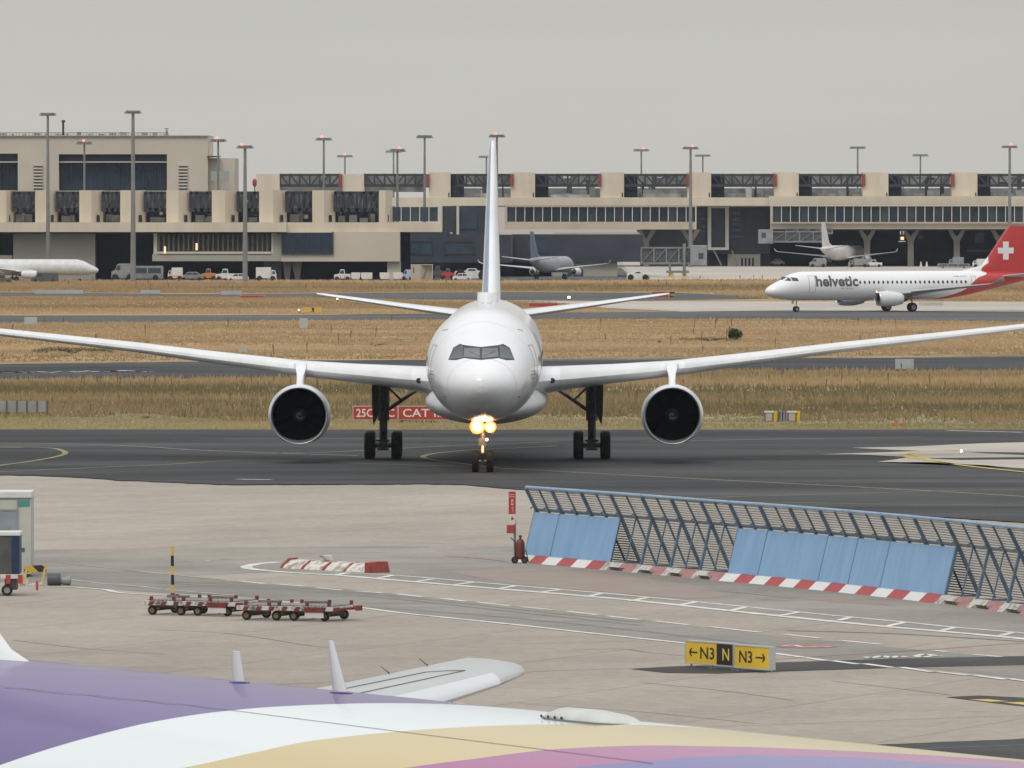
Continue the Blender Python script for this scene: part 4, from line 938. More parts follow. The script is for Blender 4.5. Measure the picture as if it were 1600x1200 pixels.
# blade antennas
for (pb, z0, h, c0, c1, lean, th_) in ((374, 7.86, .40, .30, .20, .10, .045), (533, 7.86, .62, .36, .10, .26, .05)):
    t = crown_t(pb); rings = []
    for q in (0, .5, 1):
        cc = c0 + (c1 - c0) * q; sh = -lean * q
        rings.append([loc(t + sh + a * cc, b * th_ * (1 - .4 * q), z0 + h * q) for a, b in ((.5, 0), (.3, .8), (0, 1), (-.35, .8), (-.5, 0), (-.35, -.8), (0, -1), (.3, -.8))])
    mb = MB(); mb.loft(rings); mb.build('blade_antenna', mat('antenna_grey', (.60, .62, .62), rough=.35), pt, 50)
    mb = MB(); mb.loft([[loc(t + a * c0 * s_, b * .09 * s_, z0 + zz) for a, b in ((.62, 0), (.4, .8), (0, 1), (-.4, .8), (-.62, 0), (-.4, -.8), (0, -1), (.4, -.8))] for zz, s_ in ((-.02, 1), (.055, 1), (.065, .8))]); mb.build('antenna_base', mat('purple_paint', (.078, .036, .205), rough=.28, spec=.42, coat=.30), pt)
# long low antenna fairing
ta, tb = crown_t(880), crown_t(1004)
cx = .10
rings = []
for q, hh, ww in ((0, .03, .08), (.05, .11, .20), (.16, .15, .27), (.5, .155, .29), (.8, .13, .27), (.94, .08, .2), (1, .03, .08)):
    t = ta + (tb - ta) * q; rings.append([loc(t, cx + ww * math.cos(a), 7.86 + hh * max(math.sin(a), -.25) ** 1 if math.sin(a) > 0 else 7.80) for a in [math.pi * 2 * k / 16 for k in range(16)]])
mb = MB(); mb.loft(rings); af = mb.build('antenna_fairing', mat('fairing_cream', (.50, .52, .49), (.56, .58, .55), 3, rough=.4), pt, 60)
mb = MB(); mb.loft([[loc(ta + (tb - ta) * q, cx + ww * 1.06 * math.cos(a), 7.885 + (.02 if math.sin(a) > 0 else -.05)) for a in [math.pi * 2 * k / 16 for k in range(16)]] for q, ww in ((-.01, .09), (.05, .21), (.16, .28), (.5, .30), (.8, .28), (.94, .21), (1.01, .09))]); mb.build('fairing_seal', mat('seam_grey', (.16, .17, .17), rough=.6), af)
for k in range(4):
    t = ta + (tb - ta) * (.12 + .085 * k); p = loc(t, cx + .275, 7.92)
    mb = MB(); mb.lathe([(-.02, .014), (.02, .014)], p, 'Y', 8, cap0=True, cap1=True); mb.build('fairing_fastener', M_frame, af)
# dorsal fin
tf = crown_t(78)
rings = []
prof = [(0, -.12), (-.5, .02), (-1.1, .16), (-2.0, .62), (-3.4, 2.1), (-6.4, 6.6), (-8.2, 8.8)]
teb = [-10.5, -10.55, -10.6, -10.7, -10.9, -11.3, -11.6]
for (a, h), te in zip(prof, teb):
    th_ = .26 if h < 1 else .24 * (1 - h / 14)
    rings.append([loc(tf + a + (te - a) * u, b * th_, 7.86 + h) for u, b in ((0, 0), (.03, .45), (.12, .8), (.4, 1), (.75, .6), (1, .05), (1, -.05), (.75, -.6), (.4, -1), (.12, -.8), (.03, -.45))])
mb = MB(); mb.loft(rings); mb.build('fin', mat('fin_pearl', (.70, .72, .73), rough=.3), pt, 50)
# tailplane: far side visible, near side too
def tpt(a, b, z, sgn=1):   # a aft of reference, b span on the far side
    return TLE + (b - 9.5) * (-nT) * 1.0 - dT * a + Vector((0, 0, z)) - rootT
TLE = Vector((.15, 127.8, 0))
M_stab = mat('tailplane_grey', (.46, .48, .47), (.42, .44, .43), .8, rough=.35)
M_stle = mat('tailplane_edge', (.66, .68, .69), rough=.28, metal=.35)
for sgn in (1, -1):
    def T(a, b, z):
        le_ = float(np.interp(b, [0, 3, 6, 8.2, 9, 9.5, 9.93], [-6.6, -4.5, -2.42, -.9, -.32, .08, .85])); te_ = float(np.interp(b, [0, 3, 6, 8.2, 9, 9.5, 9.93], [-.8, -.1, .62, 1.15, 1.4, 1.5, 1.42])); z += .19 * (a - le_) / max(te_ - le_, 1.4) - .05
        p = tpt(a, b, z)
        if sgn < 0:   # mirror across the body axis
            q = p + rootT - TH0; n_ = q.dot(nT); p = p - nT * (2 * n_)
        return p
    secs = []
    for b, le, te, th_ in ((0, -6.6, -.8, .7), (3, -4.5, -.1, .5), (6, -2.42, .62, .36), (8.2, -.9, 1.15, .25), (9.0, -.32, 1.40, .20), (9.45, .08, 1.50, .15), (9.75, .45, 1.5, .11), (9.93, .85, 1.42, .06)):
        zc = 7.31 - .125 * (9.5 - b)
        ring = []
        for u, v in AF: ring.append(T(le + (te - le) * u, b, zc + v * th_ * .6))
        secs.append(ring)
    mb = MB(); mb.loft(secs); st_ = mb.build('tailplane', M_stab, pt, 40)
    mb = MB(); rings = []
    for b, le, te, th_ in ((0, -6.6, -.8, .7), (3, -4.5, -.1, .5), (6, -2.42, .62, .36), (8.2, -.9, 1.15, .25), (9.0, -.32, 1.40, .20)):
        zc = 7.31 - .125 * (9.5 - b)
        rings.append([T(le + (te - le) * u - .006, b, zc + v * th_ * .6 * 1.03) for u, v in ((.14, .84), (.09, .74), (.035, .5), (.01, .27), (0, 0), (.01, -.22), (.035, -.38), (.09, -.5))] + [T(le + (te - le) * (u + .01), b, zc + v * th_ * .5) for u, v in ((.09, -.5), (.03, -.3), (.01, 0), (.03, .4), (.13, .8))])
    mb.loft(rings); mb.build('leading_edge', M_stle, st_, 40)
    mb = MB()
    def top(u, b):
        tab = [(0, -6.6, -.8, .7), (3, -4.5, -.1, .5), (6, -2.42, .62, .36), (8.2, -.9, 1.15, .25), (9.0, -.32, 1.40, .20), (9.45, .08, 1.5, .15)]
        bb = [q[0] for q in tab]; le = np.interp(b, bb, [q[1] for q in tab]); te = np.interp(b, bb, [q[2] for q in tab]); th_ = np.interp(b, bb, [q[3] for q in tab])
        v = np.interp(u, [0, .01, .035, .09, .18, .3, .45, .65, .85, 1], [0, .27, .5, .74, .93, .98, .88, .62, .28, 0])
        return T(float(le + (te - le) * u), b, float(7.31 - .125 * (9.5 - b) + v * th_ * .6 + .006))
    for pth in ([(.62, 1), (.62, 8.3)], [(.36, 1), (.34, 8.7)], [(.62, 8.3), (.34, 8.7)]):
        for k in range(10):
            a = [pth[0][i] + (pth[1][i] - pth[0][i]) * k / 10 for i in (0, 1)]; c = [pth[0][i] + (pth[1][i] - pth[0][i]) * (k + 1) / 10 for i in (0, 1)]
            mb.bar(top(*a), top(*c), .016, .008)
    mb.build('panel_seam', mat('seam_grey', (.16, .17, .17), rough=.6), st_)
    for b in (6.3, 7.3, 8.1, 8.75):
        te = np.interp(b, [6, 8.2, 9], [.62, 1.15, 1.4]); zc = 7.31 - .125 * (9.5 - b)
        mb = MB(); mb.tube(T(te - .05, b, zc + .02), T(te + .30, b + .05, zc + .06), .010, .004, 6); mb.box(0, 0, 0, 0, 0, 0) if False else None
        mb.build('static_wick', M_frame, st_)

# ================================================================== terminal buildings
def brect(mb, D, x0, x1, y0, y1, f=0.0, d=1.0, mi=None):
    """a box whose front face fills the photo-pixel rectangle at distance D; f metres nearer than D, d metres deep; y1 None = down to the ground"""
    z1 = ZY(y0, D); z0 = 0.0 if y1 is None else ZY(y1, D)
    mb.box(XX(x0, D), XX(x1, D), D - f, D - f + d, max(z0, 0.0), z1, mi)
class Bld:
    def __init__(s, name, label, cat, px, D):
        s.D = D; s.o = Vector((XX(px, D), D, 0)); s.t = thing(name, label, cat, s.o)
    def part(s, name, m, rects, parent=None, bevel=0):
        if parent is None and 1 < len(rects) < 30:
            for r in rects: o = s.part(name, m, [r])
            return o
        mb = MB(s.o)
        for r in rects: brect(mb, s.D, *r)
        return mb.build(name, m, parent or s.t)
    def truss(s, x0, x1, y0, y1, n, f=0.0, th=.30, name='roof_truss'):
        mb = MB(s.o); D = s.D; X0, X1 = XX(x0, D), XX(x1, D); Z1, Z0 = ZY(y0, D), ZY(y1, D); Y = D - f
        mb.box(X0, X1, Y, Y + .4, Z1 - th, Z1); mb.box(X0, X1, Y, Y + .4, Z0, Z0 + th * 1.2)
        for k in range(n + 1):
            x = X0 + (X1 - X0) * k / n; mb.box(x - th * .4, x + th * .4, Y + .02, Y + .38, Z0 + .01, Z1 - .01)
            if k < n:
                x2 = X0 + (X1 - X0) * (k + 1) / n
                a, b = ((x, Z1), (x2, Z0)) if k < n / 2 else ((x, Z0), (x2, Z1))
                mb.bar((a[0], Y + .2, a[1]), (b[0], Y + .2, b[1]), .3, th * .8, up=(0, 1, 0))
        # second plane behind
        mb.box(X0, X1, Y + 5, Y + 5.3, Z1 - th, Z1)
        for k in range(n):
            x = X0 + (X1 - X0) * (k + .5) / n; mb.bar((x, Y, Z1 - .2), (x + 1, Y + 5, Z1 - .2), .25, .25)
        return mb.build(name, M_steel, s.t)
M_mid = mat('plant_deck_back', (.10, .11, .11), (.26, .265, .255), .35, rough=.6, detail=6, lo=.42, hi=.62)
M_plant = mat('plant_unit', (.42, .43, .41), (.22, .23, .225), .6, rough=.7, detail=5)
M_pipe0 = mat('pipework_grey', (.11, .12, .125), (.24, .25, .25), .8, rough=.6)
M_louv = mat('louvre_fin', (.20, .185, .155), (.13, .12, .10), .5, rough=.8)
M_redpan = mat('red_panel', (.28, .065, .055), (.22, .05, .045), .6, rough=.6)
M_beigeS = mat('beige_side', (.50, .435, .34), (.44, .385, .30), .2, rough=.85, spec=.15)

# --- tall hall at the left
H1 = Bld('terminal_hall', 'tall beige terminal hall with large dark windows behind the castellated pier, at the left', 'building', 150, 1690)
H1.part('wall', M_beige2, [(-500, -22, 213, None, 0, 30), (28, 92, 213, None, 0, 30), (261, 325, 213, None, 0, 30), (-22, 28, 213, 240, 0, 30), (92, 261, 213, 241, 0, 30), (-22, 28, 298, None, 0, 30), (92, 261, 298, None, 0, 30), (325.2, 366, 247, None, -2, 26)])
H1.part('roof_parapet', M_grayw, [(-500, 325, 211.4, 213, .4, 30.6)])
for (a, b, top) in ((-22, 28, 240), (92, 261, 241)):
    w_ = H1.part('window', M_dglass, [(a, b, top, 298, -2.5, .3)])
    H1.part('window_head', M_char, [(a, b, top, 252, -1.2, .5)], w_)
    H1.part('window_frame', M_frmw, [(a, b, 252.2, 254, -.8, .4)], w_)
    H1.part('mullion', M_char, [(a + (b - a) * k / 9 - .4, a + (b - a) * k / 9 + .4, 254.4, 298, -2.0, .3) for k in range(1, 9)], w_)
for a in (53, 279.5):
    g_ = H1.part('vent_grille', M_louv, [(a, a + 13.5, 257, 296, .1, .2)])
    H1.part('grille_slat', M_frmw, [(a - .3, a + 13.8, 257 + 5 * k, 259.2 + 5 * k, .4, .5) for k in range(8)], g_)
rr = random.Random(3)
H1.part('roof_railing', M_steel, [(x, x + .5, 207, 211.6, -1, .15) for x in range(-30, 262, 5)] + [(-30, 262, 206.8, 207.4, -1, .15), (-30, 262, 209, 209.4, -1, .15)])
H1.part('roof_plant', M_plant, [(x, x + rr.uniform(3, 12), rr.uniform(205.5, 209), 211.5, -8 - rr.random() * 4, 2) for x in range(-20, 255, 17)])
H1.part('flue', M_steel, [(96, 99.2, 189, 211.5, -3, .5), (95, 100.5, 187.5, 191, -3.2, .8)])
H1.part('roof_mast', M_mast, [(258, 261.5, 203, 213, -3, .5), (257, 262.5, 200, 202, -3, .6)])
H1.part('roof_slab', M_char, [(324, 343, 243.5, 245.5, 1, 8)])
H1.part('notice_board', mat('pale_board', (.33, .36, .32), rough=.7), [(330, 358.5, 267.5, 282, 1, .4), (343, 345.5, 282, 300, 1, .4)])

# --- castellated low pier at the left
L1 = Bld('terminal_pier', 'long beige pier with castellated roof blocks and dark plant recesses, left half of the picture', 'building', 300, 1600)
D = 1600
blocks = [(-60, -24), (-1, 20), (55, 88), (124, 160), (188, 226), (260, 297), (331, 371), (405, 447), (488, 523), (592, 612)]
for a, b in blocks:
    mb = MB(L1.o); X0, X1 = XX(a, D), XX(b, D); mid = X0 + (X1 - X0) * .52; z0, z1 = ZY(347.5, D), ZY(297.3, D)
    pl = [(X0, D), (mid, D), (X1, D + 2.6), (X1, D + 9), (X0, D + 9)]
    n_ = len(pl); mb.add([(x, y, z0) for x, y in pl] + [(x, y, z1) for x, y in pl], [tuple(range(n_))[::-1], tuple(range(n_, 2 * n_))] + [(k, (k + 1) % n_, n_ + (k + 1) % n_, n_ + k) for k in range(n_)])
    mb.build('roof_block', M_beige, L1.t)
    L1.part('door_recess', M_under, [(b - 9, b - 4.5, 336, 346.5, .1 - 1.1, .5)])
L1.part('recess_back', M_dglass, [(-700, 612, 299, 347.5, -9.2, .5)])
for a_ in (24, 92, 164, 232, 301, 376, 452, 530, 562):
    for k in range(6):
        x = a_ + rr.uniform(0, 24); q = rr.uniform(301, 338); L1.part('recess_clutter', [M_plant, M_vdark, M_vwhite, M_pipe0, M_steel][rr.randrange(5)], [(x, x + rr.uniform(1.5, 7), q, q + rr.uniform(2, 9), -4.5 - rr.random() * 3, .5)])
L1.part('recess_plant', M_plant, [(x + rr.uniform(0, 6), x + rr.uniform(9, 18), rr.uniform(332, 341), 347, -3 - rr.random() * 3, 2.0) for x in (22, 30, 92, 106, 162, 172, 230, 241, 300, 313, 374, 385, 450, 462, 526, 545, 560, 575)])
M_pipe = mat('pipework_grey', (.11, .12, .125), (.24, .25, .25), .8, rough=.6)
for (a, b) in ((20, 55), (88, 124), (160, 190), (226, 262), (297, 333), (371, 407), (447, 488), (523, 592)):
    L1.truss(a, b, 299, 331, 4 if b - a < 50 else 6, f=-1.5, th=.5)
    mb = MB(L1.o)
    for k in range(int((b - a) / 7)):
        x = XX(a + 3 + 7 * k, D); mb.tube((x, D + 6.5, ZY(302, D)), (x + rr.uniform(-.4, .4), D + 6.5, ZY(328, D)), .32, n=8)
    mb.build('pipework', M_pipe, L1.t)
L1.part('parapet_band', M_beige, [(-700, 448, 347.6, 362.5, 2.2, 12), (448, 690, 347.6, 362.5, 0, 12)])
L1.part('wall', M_beige2, [(440, 625, 362.6, 408.5, .6, 10)])
L1.part('wall', M_beige2, [(-700, 18, 399, None, -2, 2), (605, 626, 408.7, None, -.5, 4)])
L1.part('wall', M_grayw, [(20, 148, 365, None, -1.5, 4)])
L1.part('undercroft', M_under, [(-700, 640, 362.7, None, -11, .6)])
L1.part('soffit', M_char, [(-700, 440, 362.7, 364.4, .8, 11)])
lw = L1.part('louvre_window', mat('louvre_back', (.06, .06, .055), (.10, .10, .09), .4, rough=.7), [(246, 424, 365.5, 393, -.6, .4)])
L1.part('louvre_fin', M_louv, [(247 + 7.7 * k, 249.6 + 7.7 * k, 366, 392.6, .0, .5) for k in range(23)], lw)
L1.part('louvre_frame', M_frmw, [(240, 245.8, 363, 397, .2, .8), (424.2, 427.5, 363, 397, .2, .8), (246, 424, 393.1, 396.5, .5, .9)], lw)
L1.part('wall', M_grayw, [(238, 439.8, 397.1, 408, .3, 8), (427.7, 439.8, 364.6, 397, .3, 8)])
dw = L1.part('window', M_dglass, [(442, 519, 363.5, 395.5, .8, .3)])
L1.part('mullion', M_char, [(442 + 77 * k / 4 - .5, 442 + 77 * k / 4 + .5, 364, 395, 1.0, .3) for k in range(1, 4)], dw)
L1.part('window_frame', M_char, [(440, 442, 362, 397, 1.0, .6), (519, 521, 362, 397, 1.0, .6), (442.1, 518.9, 395.6, 397, 1.0, .6)], dw)
for a in (441, 457):
    mb = MB(L1.o); s0 = 1 if a < 450 else -1
    X = [XX(a + q, D) for q in (0, 12, 9 if s0 < 0 else 13, 2 if s0 > 0 else 0)]
    mb.add([(XX(a + 4, D), D + 2, 0), (XX(a + 11, D), D + 2, 0), (XX(a + 14, D), D + 2, ZY(408.5, D)), (XX(a - (0 if s0 > 0 else 2), D), D + 2, ZY(408.5, D)),
            (XX(a + 4, D), D + 4, 0), (XX(a + 11, D), D + 4, 0), (XX(a + 14, D), D + 4, ZY(408.5, D)), (XX(a - (0 if s0 > 0 else 2), D), D + 4, ZY(408.5, D))],
           [(0, 1, 2, 3), (7, 6, 5, 4), (0, 4, 5, 1), (1, 5, 6, 2), (2, 6, 7, 3), (3, 7, 4, 0)])
    mb.build('column', M_concc, L1.t)
L1.part('undercroft_partition', M_vgrey, [(411, 438, 408.2, None, -6, .5)])
L1.part('wall_lamp', mat('wall_lamp_glow', (1, .62, .34), emit=.9), [(256.5, 259.5, 385, 396, .9, .4), (306, 309, 380, 391, .9, .4)])
L1.part('deck_window', M_bglass, [(612, 685, 323.5, 346, -2.5, .3)])
L1.part('deck_mullion', M_frmw, [(612 + 14.5 * k - .5, 612 + 14.5 * k + .7, 323.5, 346.5, -2.1, .3) for k in range(0, 6)])

# --- charcoal block in the middle
M1 = Bld('charcoal_office_block', 'charcoal clad block with small windows under the beige pier, behind the white aircraft fin', 'building', 760, 1660)
M1.part('wall', M_char, [(556, 800, 366.5, 409.5, 14, 20), (800.2, 1005, 366.5, 409.5, -4, 20), (619, 700, 361.5, 366.3, 13, 10), (690.5, 778, 322, 366.3, 2, 12)])
for (a, b, c, d) in ((580, 599, 376, 397), (611, 631, 377, 396), (643, 676, 377, 397), (697, 740, 377.5, 396.5)):
    w_ = M1.part('window', M_bglass, [(a, b, c, d, 14.15, .3)])
    M1.part('window_frame', M_frame, [(a - 1, a, c - 1, d + 1, 14.3, .4), (b, b + 1, c - 1, d + 1, 14.3, .4), (a + .05, b - .05, c - 1, c, 14.3, .4), ((a + b) / 2 - .4, (a + b) / 2 + .4, c + .05, d, 14.3, .2)], w_)
w_ = M1.part('window', M_bglass, [(824, 856, 376, 396, -3.85, .3)])
for (a, b) in ((716, 746), (752, 760)):
    M1.part('window', M_bglass, [(a + 4, b, 331, 358, 2.2, .3)])
M1.part('vertical_strip', M_frmw, [(689, 691.5, 322, 366.3, 2.5, .5), (713.5, 717.5, 322, 366.3, 2.5, .5), (704, 708, 362.6, 364.4, 14, 1)])
M1.part('wall_lettering_strip', M_frmw, [(598, 612, 404, 405.6, 14.2, .2), (831, 858, 402.5, 405.4, -3.8, .2)])
M1.part('wall', M_grayw, [(863, 965, 408.6, None, -5, 12), (572, 625, 409.8, 412, 12, 6)])
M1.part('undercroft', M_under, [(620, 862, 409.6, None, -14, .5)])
M1.part('column', M_char, [(623, 630, 409.6, None, 10, 1)])
d_ = M1.part('door', M_bglass, [(896, 911.5, 421.5, None, -4.85, .3), (887, 893.5, 421, None, -4.85, .3)])
# --- upper deck with bays, continuous to the right
U1 = Bld('terminal_roof_deck', 'continuous beige roof deck with open truss bays and red end panels, along the skyline', 'building', 1100, 1905)
U1.part('roof_block', M_beige, [(400, 437, 272, 300, 0, 14)]); U1.part('roof_block', M_beige, [(535, 569, 272, 300, 0, 14)])
for a, b in ((670, 704), (798, 836), (938, 975), (1074, 1111), (1210, 1248), (1348, 1388), (1487, 1527), (1628, 1668)):
    U1.part('roof_block', M_beige, [(a, b, 269.3, 308.6, 0, 14)]); U1.part('block_door', M_frame, [(b - 3.5, b - 1.6, 301, 308, .1, .3)])
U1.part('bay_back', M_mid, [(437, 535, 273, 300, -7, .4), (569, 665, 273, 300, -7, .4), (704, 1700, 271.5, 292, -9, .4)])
U1.part('bay_lower_back', M_vgrey, [(704, 1700, 294, 308.6, -9, .4)])
U1.part('bay_plant', M_plant, [(a + o, a + o + w2, y_, 308.5, -4, 3) for a in (704, 836, 975, 1111, 1248, 1388, 1527) for o, w2, y_ in ((24, 34, 302), (62, 20, 297), (84, 12, 303))] + [(860, 922, 304, 308.5, -1, 2), (1005, 1065, 296, 308.5, -1.5, 2)])
for i_, a in enumerate((704, 836, 975, 1111, 1248, 1388, 1527)):
    for k in range(9):
        x = a + 22 + rr.uniform(0, 68); U1.part('bay_clutter', [M_plant, M_vdark, M_vwhite, M_steel][rr.randrange(4)], [(x, x + rr.uniform(2, 11), rr.uniform(275, 303), 308.4, -6.5 + rr.random() * 4, rr.uniform(.3, 1.2))] if k > 4 else [(x, x + rr.uniform(4, 14), (q := rr.uniform(273, 289)), q + rr.uniform(1, 3.5), -8 + rr.random() * 5, .4)])
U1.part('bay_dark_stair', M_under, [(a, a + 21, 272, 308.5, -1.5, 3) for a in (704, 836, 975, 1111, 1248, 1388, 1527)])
for a, b in ((437, 531), (569, 665), (715, 798), (836, 938), (975, 1074), (1111, 1210), (1248, 1348), (1388, 1487), (1527, 1628)):
    U1.truss(a, b, 271.5, 292, 6, f=-.3, th=.42)
for a, y1_ in ((529, 293), (665.5, 293), (797, 291), (934, 291), (1072, 291), (1208, 291), (1346, 291), (1485.5, 291)):
    U1.part('red_end_panel', M_redpan, [(a, a + 5.6, 272, y1_, .6, .5)])
U1.part('deck_band', M_beige, [(611, 1201, 308.8, 321.5, .8, 30), (1201.2, 2300, 306.5, 320.5, 1.6, 30)])
U1.part('deck_slab', M_grayw, [(704, 2300, 321.7, 323, -2, 26)])
# --- glazed bridge and right pier
U2 = Bld('glazed_gate_pier', 'beige pier with a long band of dark windows standing on Y-shaped columns, right edge', 'building', 1400, 1900)
def band(B_, x0, x1, y0, y1, n, sill, f=0.0, frame=True):
    B_.part('band_frame', M_beigeS, [(x0 - 3.5, x0, y0 - 1, sill, f + .5, 1.2), (x0, x1, y1, sill, f + .5, 6), (x0, x1, y0 - 1.4, y0, f + .5, 1)])
    for k in range(n):
        a = x0 + (x1 - x0) * k / n; b = x0 + (x1 - x0) * (k + 1) / n
        w_ = B_.part('window', M_dglass if (k * 7) % 3 else M_bglass, [(a + .6, b - .6, y0, y1 - .2, f - .4 - .02 * (k % 3), .3)])
        B_.part('mullion', M_frmw, [(a - .6, a + .6, y0, y1 - .1, f + .25, .5)], w_)
U2.part('band_wall', M_dglass, [(1204, 2300, 321.5, 348, -1.2, .4)])
band(U2, 1207, 1711, 322.5, 346.8, 36, 358)
U2.part('sill_line', M_beigeS, [(1204, 2300, 347.2, 349, 1.3, .6)])
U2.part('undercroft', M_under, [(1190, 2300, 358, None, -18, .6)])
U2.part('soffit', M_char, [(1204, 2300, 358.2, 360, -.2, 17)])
U2.part('undercroft_panel', M_bglass, [(1530, 1545, 364, 380, -17.8, .2), (1440, 1448, 365, 374, -17.8, .2), (1518, 1570, 391, 394, -17.8, .2)])
for x in (1355, 1423, 1495, 1562, 1632):
    mb = MB(U2.o); D = 1903; z0, zj, zt = 0, ZY(377, D), ZY(359, D); X = XX(x, D); hw = XX(804.6, D); T1, T2 = XX(800 + 14, D), XX(800 + 8, D)
    mb.prism([(X - hw, z0), (X + hw, z0), (X + hw, zj), (X + T1, zt), (X + T2, zt), (X, zj + .9), (X - T2, zt), (X - T1, zt), (X - hw, zj)], D, D + 1.6)
    mb.build('column', M_concc, U2.t)
sg = U2.part('gate_sign', M_under, [(1404, 1413, 362, 381, 2, .3)])
for dg, dx in (('1', 0), ('3', .4)):
    vs, fs = text_flat(dg, .2 if dg == '1' else .42, .6); mesh_from('gate_number', [(a + dx + XX(1406, 1898) - U2.o.x, 1897.6 - U2.o.y, c + ZY(366, 1898)) for a, _, c in vs], fs, M_frmw, sg)
U2.part('gate_display', M_lampor2 if 'M_lampor2' in globals() else mat('display_glow', (1, .62, .30), emit=.9), [(1406.5, 1411.5, 370, 374.6, 2.2, .1)], sg)
U2.part('gate_sign_text', M_frmw, [(1403, 1414, 376.6, 377.6, 2.2, .1)], sg)
U3 = Bld('glazed_bridge', 'white framed glazed bridge projecting over the charcoal wall, right of the white fin', 'building', 930, 1895)
U3.part('band_wall', M_dglass, [(792, 1087, 322, 347, -1.4, .3)])
band(U3, 792, 1086, 323.5, 346.5, 21, 358.5, f=.2)
U3.part('band_frame_end', M_frmw, [(1086.2, 1088, 322, 358.5, .7, 1.2)])
U3.part('lower_ledge', M_frmw, [(866, 1000, 363.5, 365.2, 0, 1)])
for x in (1010, 1079):
    mb = MB(U3.o); D = 1896; X = XX(x, D); mb.prism([(X - .5, 0), (X + .5, 0), (X + .5, ZY(378, D)), (X + 1.9, ZY(359, D)), (X + .9, ZY(359, D)), (X, ZY(374, D)), (X - .9, ZY(359, D)), (X - 1.9, ZY(359, D)), (X - .5, ZY(378, D))], D + 2, D + 3); mb.build('column', M_concc, U3.t)
U4 = Bld('charcoal_gate_block', 'charcoal wall with a tall white rectangular frame beside the jet bridge', 'building', 1150, 1912)
U4.part('wall', M_char, [(1000, 1203.5, 323.2, 396.5, 0, 10), (1001, 1108, 396.6, None, -1, 8)])
U4.part('portal_frame', mat('portal_white', (.62, .62, .56), rough=.6), [(1105.5, 1111, 321, 390.5, 1.6, 2.2), (1133, 1138.5, 321, 390.5, 1.6, 2.2), (1111, 1133, 321, 325, 1.6, 2.2), (1111, 1133, 386.5, 390.5, 1.6, 2.2)])
U4.part('portal_panel', M_char, [(1111.1, 1132.9, 325.1, 386.4, .9, .5)])
for k in range(5):
    U4.part('window', M_bglass, [(1090, 1103, 330 + 10 * k, 337 + 10 * k, .12, .2)]); U4.part('window', M_bglass, [(1142, 1158, 330 + 9 * k, 336 + 9 * k, .12, .2)])
U4.part('wall', M_grayw, [(1137, 1188, 396.7, None, -.2, 4)])
for k in range(4): U4.part('slot_window', M_under, [(1158 + 5.7 * k, 1160.6 + 5.7 * k, 397 + 6, 416, -.05, .2)])
U4.part('dark_bay', M_under, [(1188.2, 1204, 396.7, None, 0, 5), (1102, 1136.8, 396.7, None, -.5, 5)])
mb = MB(U4.o); D = 1911
for a, b in ((1115, 1127), (1143, 1153)):
    mb.bar((XX(a, D), D - 1, ZY(391, D)), (XX(b, D), D - 1, 0.2), .5, .3)
mb.build('stair_rail', M_mast, U4.t)

# --- floodlight masts
def mastf(px, y0, D, label, lit=True, heads=6, r=.2, z0=0.0):
    t = thing('floodlight_mast', label, 'light mast', (XX(px, D), D, z0), 0, 'floodlight masts around the terminal')
    h = ZY(y0, D) - z0; mb = MB(); mb.tube((0, 0, 0), (0, 0, h), r * 1.5, r * .8, 10); mb.build('pole', M_mast, t)
    s = F / D; wd = 11.5 / s
    mb = MB(); mb.box(-wd, wd, -.1, .1, h - .12, h + .08); mb.box(-wd * .6, wd * .6, -.9, -.8, h - .1, h + .05)
    for k in (-.6, 0, .6): mb.box(wd * k - .06, wd * k + .06, -.85, .1, h - .06, h + .04)
    mb.build('head_frame', M_mast, t)
    for k in range(heads):
        x = -wd * .92 + 2 * wd * .92 * k / (heads - 1); mb = MB(); mb.hexa([(x - .28, -.35, h - .42), (x + .28, -.35, h - .42), (x + .28, .15, h - .3), (x - .28, .15, h - .3), (x - .3, -.3, h - .14), (x + .3, -.3, h - .14), (x + .25, .2, h - .12), (x - .25, .2, h - .12)]); mb.build('floodlight', M_vgrey, t)
    if lit:
        ox = lit * wd * .45 if lit is not True else -wd * .1
        mb = MB(); mb.lathe([(0, .19), (.22, .19), (.32, .1)], (ox, -.2, h + .1), 'Z', 10, cap0=True, cap1=True); mb.build('obstruction_light', M_lampred, t)
mastf(75, 177, 1588, 'tall unlit mast in front of the terminal hall, leftmost of all', False, 7, .24)
mastf(132, 222, 1650, 'short mast with a red lamp before the big dark hall window')
mastf(208, 173.5, 1545, 'tallest mast of all, standing in front of the right end of the big hall window', False, 7, .3)
mastf(341, 218, 1640, 'mast with a red lamp in front of the pale notice board', -.3 + 1e-9)
mastf(383, 228, 1540, 'thick mast reaching the ground in front of the louvred window', -1.0, 6, .28)
mastf(506, 216, 1780, 'mast rising behind the leftmost roof truss', -.6)
mastf(539, 243, 2150, 'small distant mast above the beige roof block', .01)
mastf(615, 235.5, 2080, 'distant mast just left of a taller twin with a red lamp', False)
mastf(621, 233.5, 1640, 'mast with a red lamp passing in front of the roof truss and deck windows', .6)
mastf(663.5, 212, 1650, 'tall mast passing in front of the second red end panel', False, 7)
mastf(776.5, 211, 1700, 'mast immediately right of the white aircraft fin', -.5, 7)
mastf(760, 244, 2150, 'distant mast mostly hidden behind the white aircraft fin', False)
mastf(1002, 233.5, 2050, 'mast with a red lamp above the third bay right of the fin', .6)
mastf(1079, 230, 1885, 'tall mast reaching down past the glazed bridge end', .6, 7, .27)
mastf(1098, 242, 2200, 'small distant mast right of the tall bridge-end mast', False)
mastf(1340, 229.5, 2050, 'mast above the skyline over the small parked jet', False, 7)
mastf(1438, 241.5, 2200, 'small distant mast above the right-hand truss bays', False)
mastf(1577.5, 228, 1890, 'tall mast directly behind the red tail fin at the right', .3, 7, .27)
t = thing('roof_beacon', 'red rounded beacon on a short post left of the first roof truss', 'beacon', (XX(398, 1700), 1700, ZY(300, 1700)))
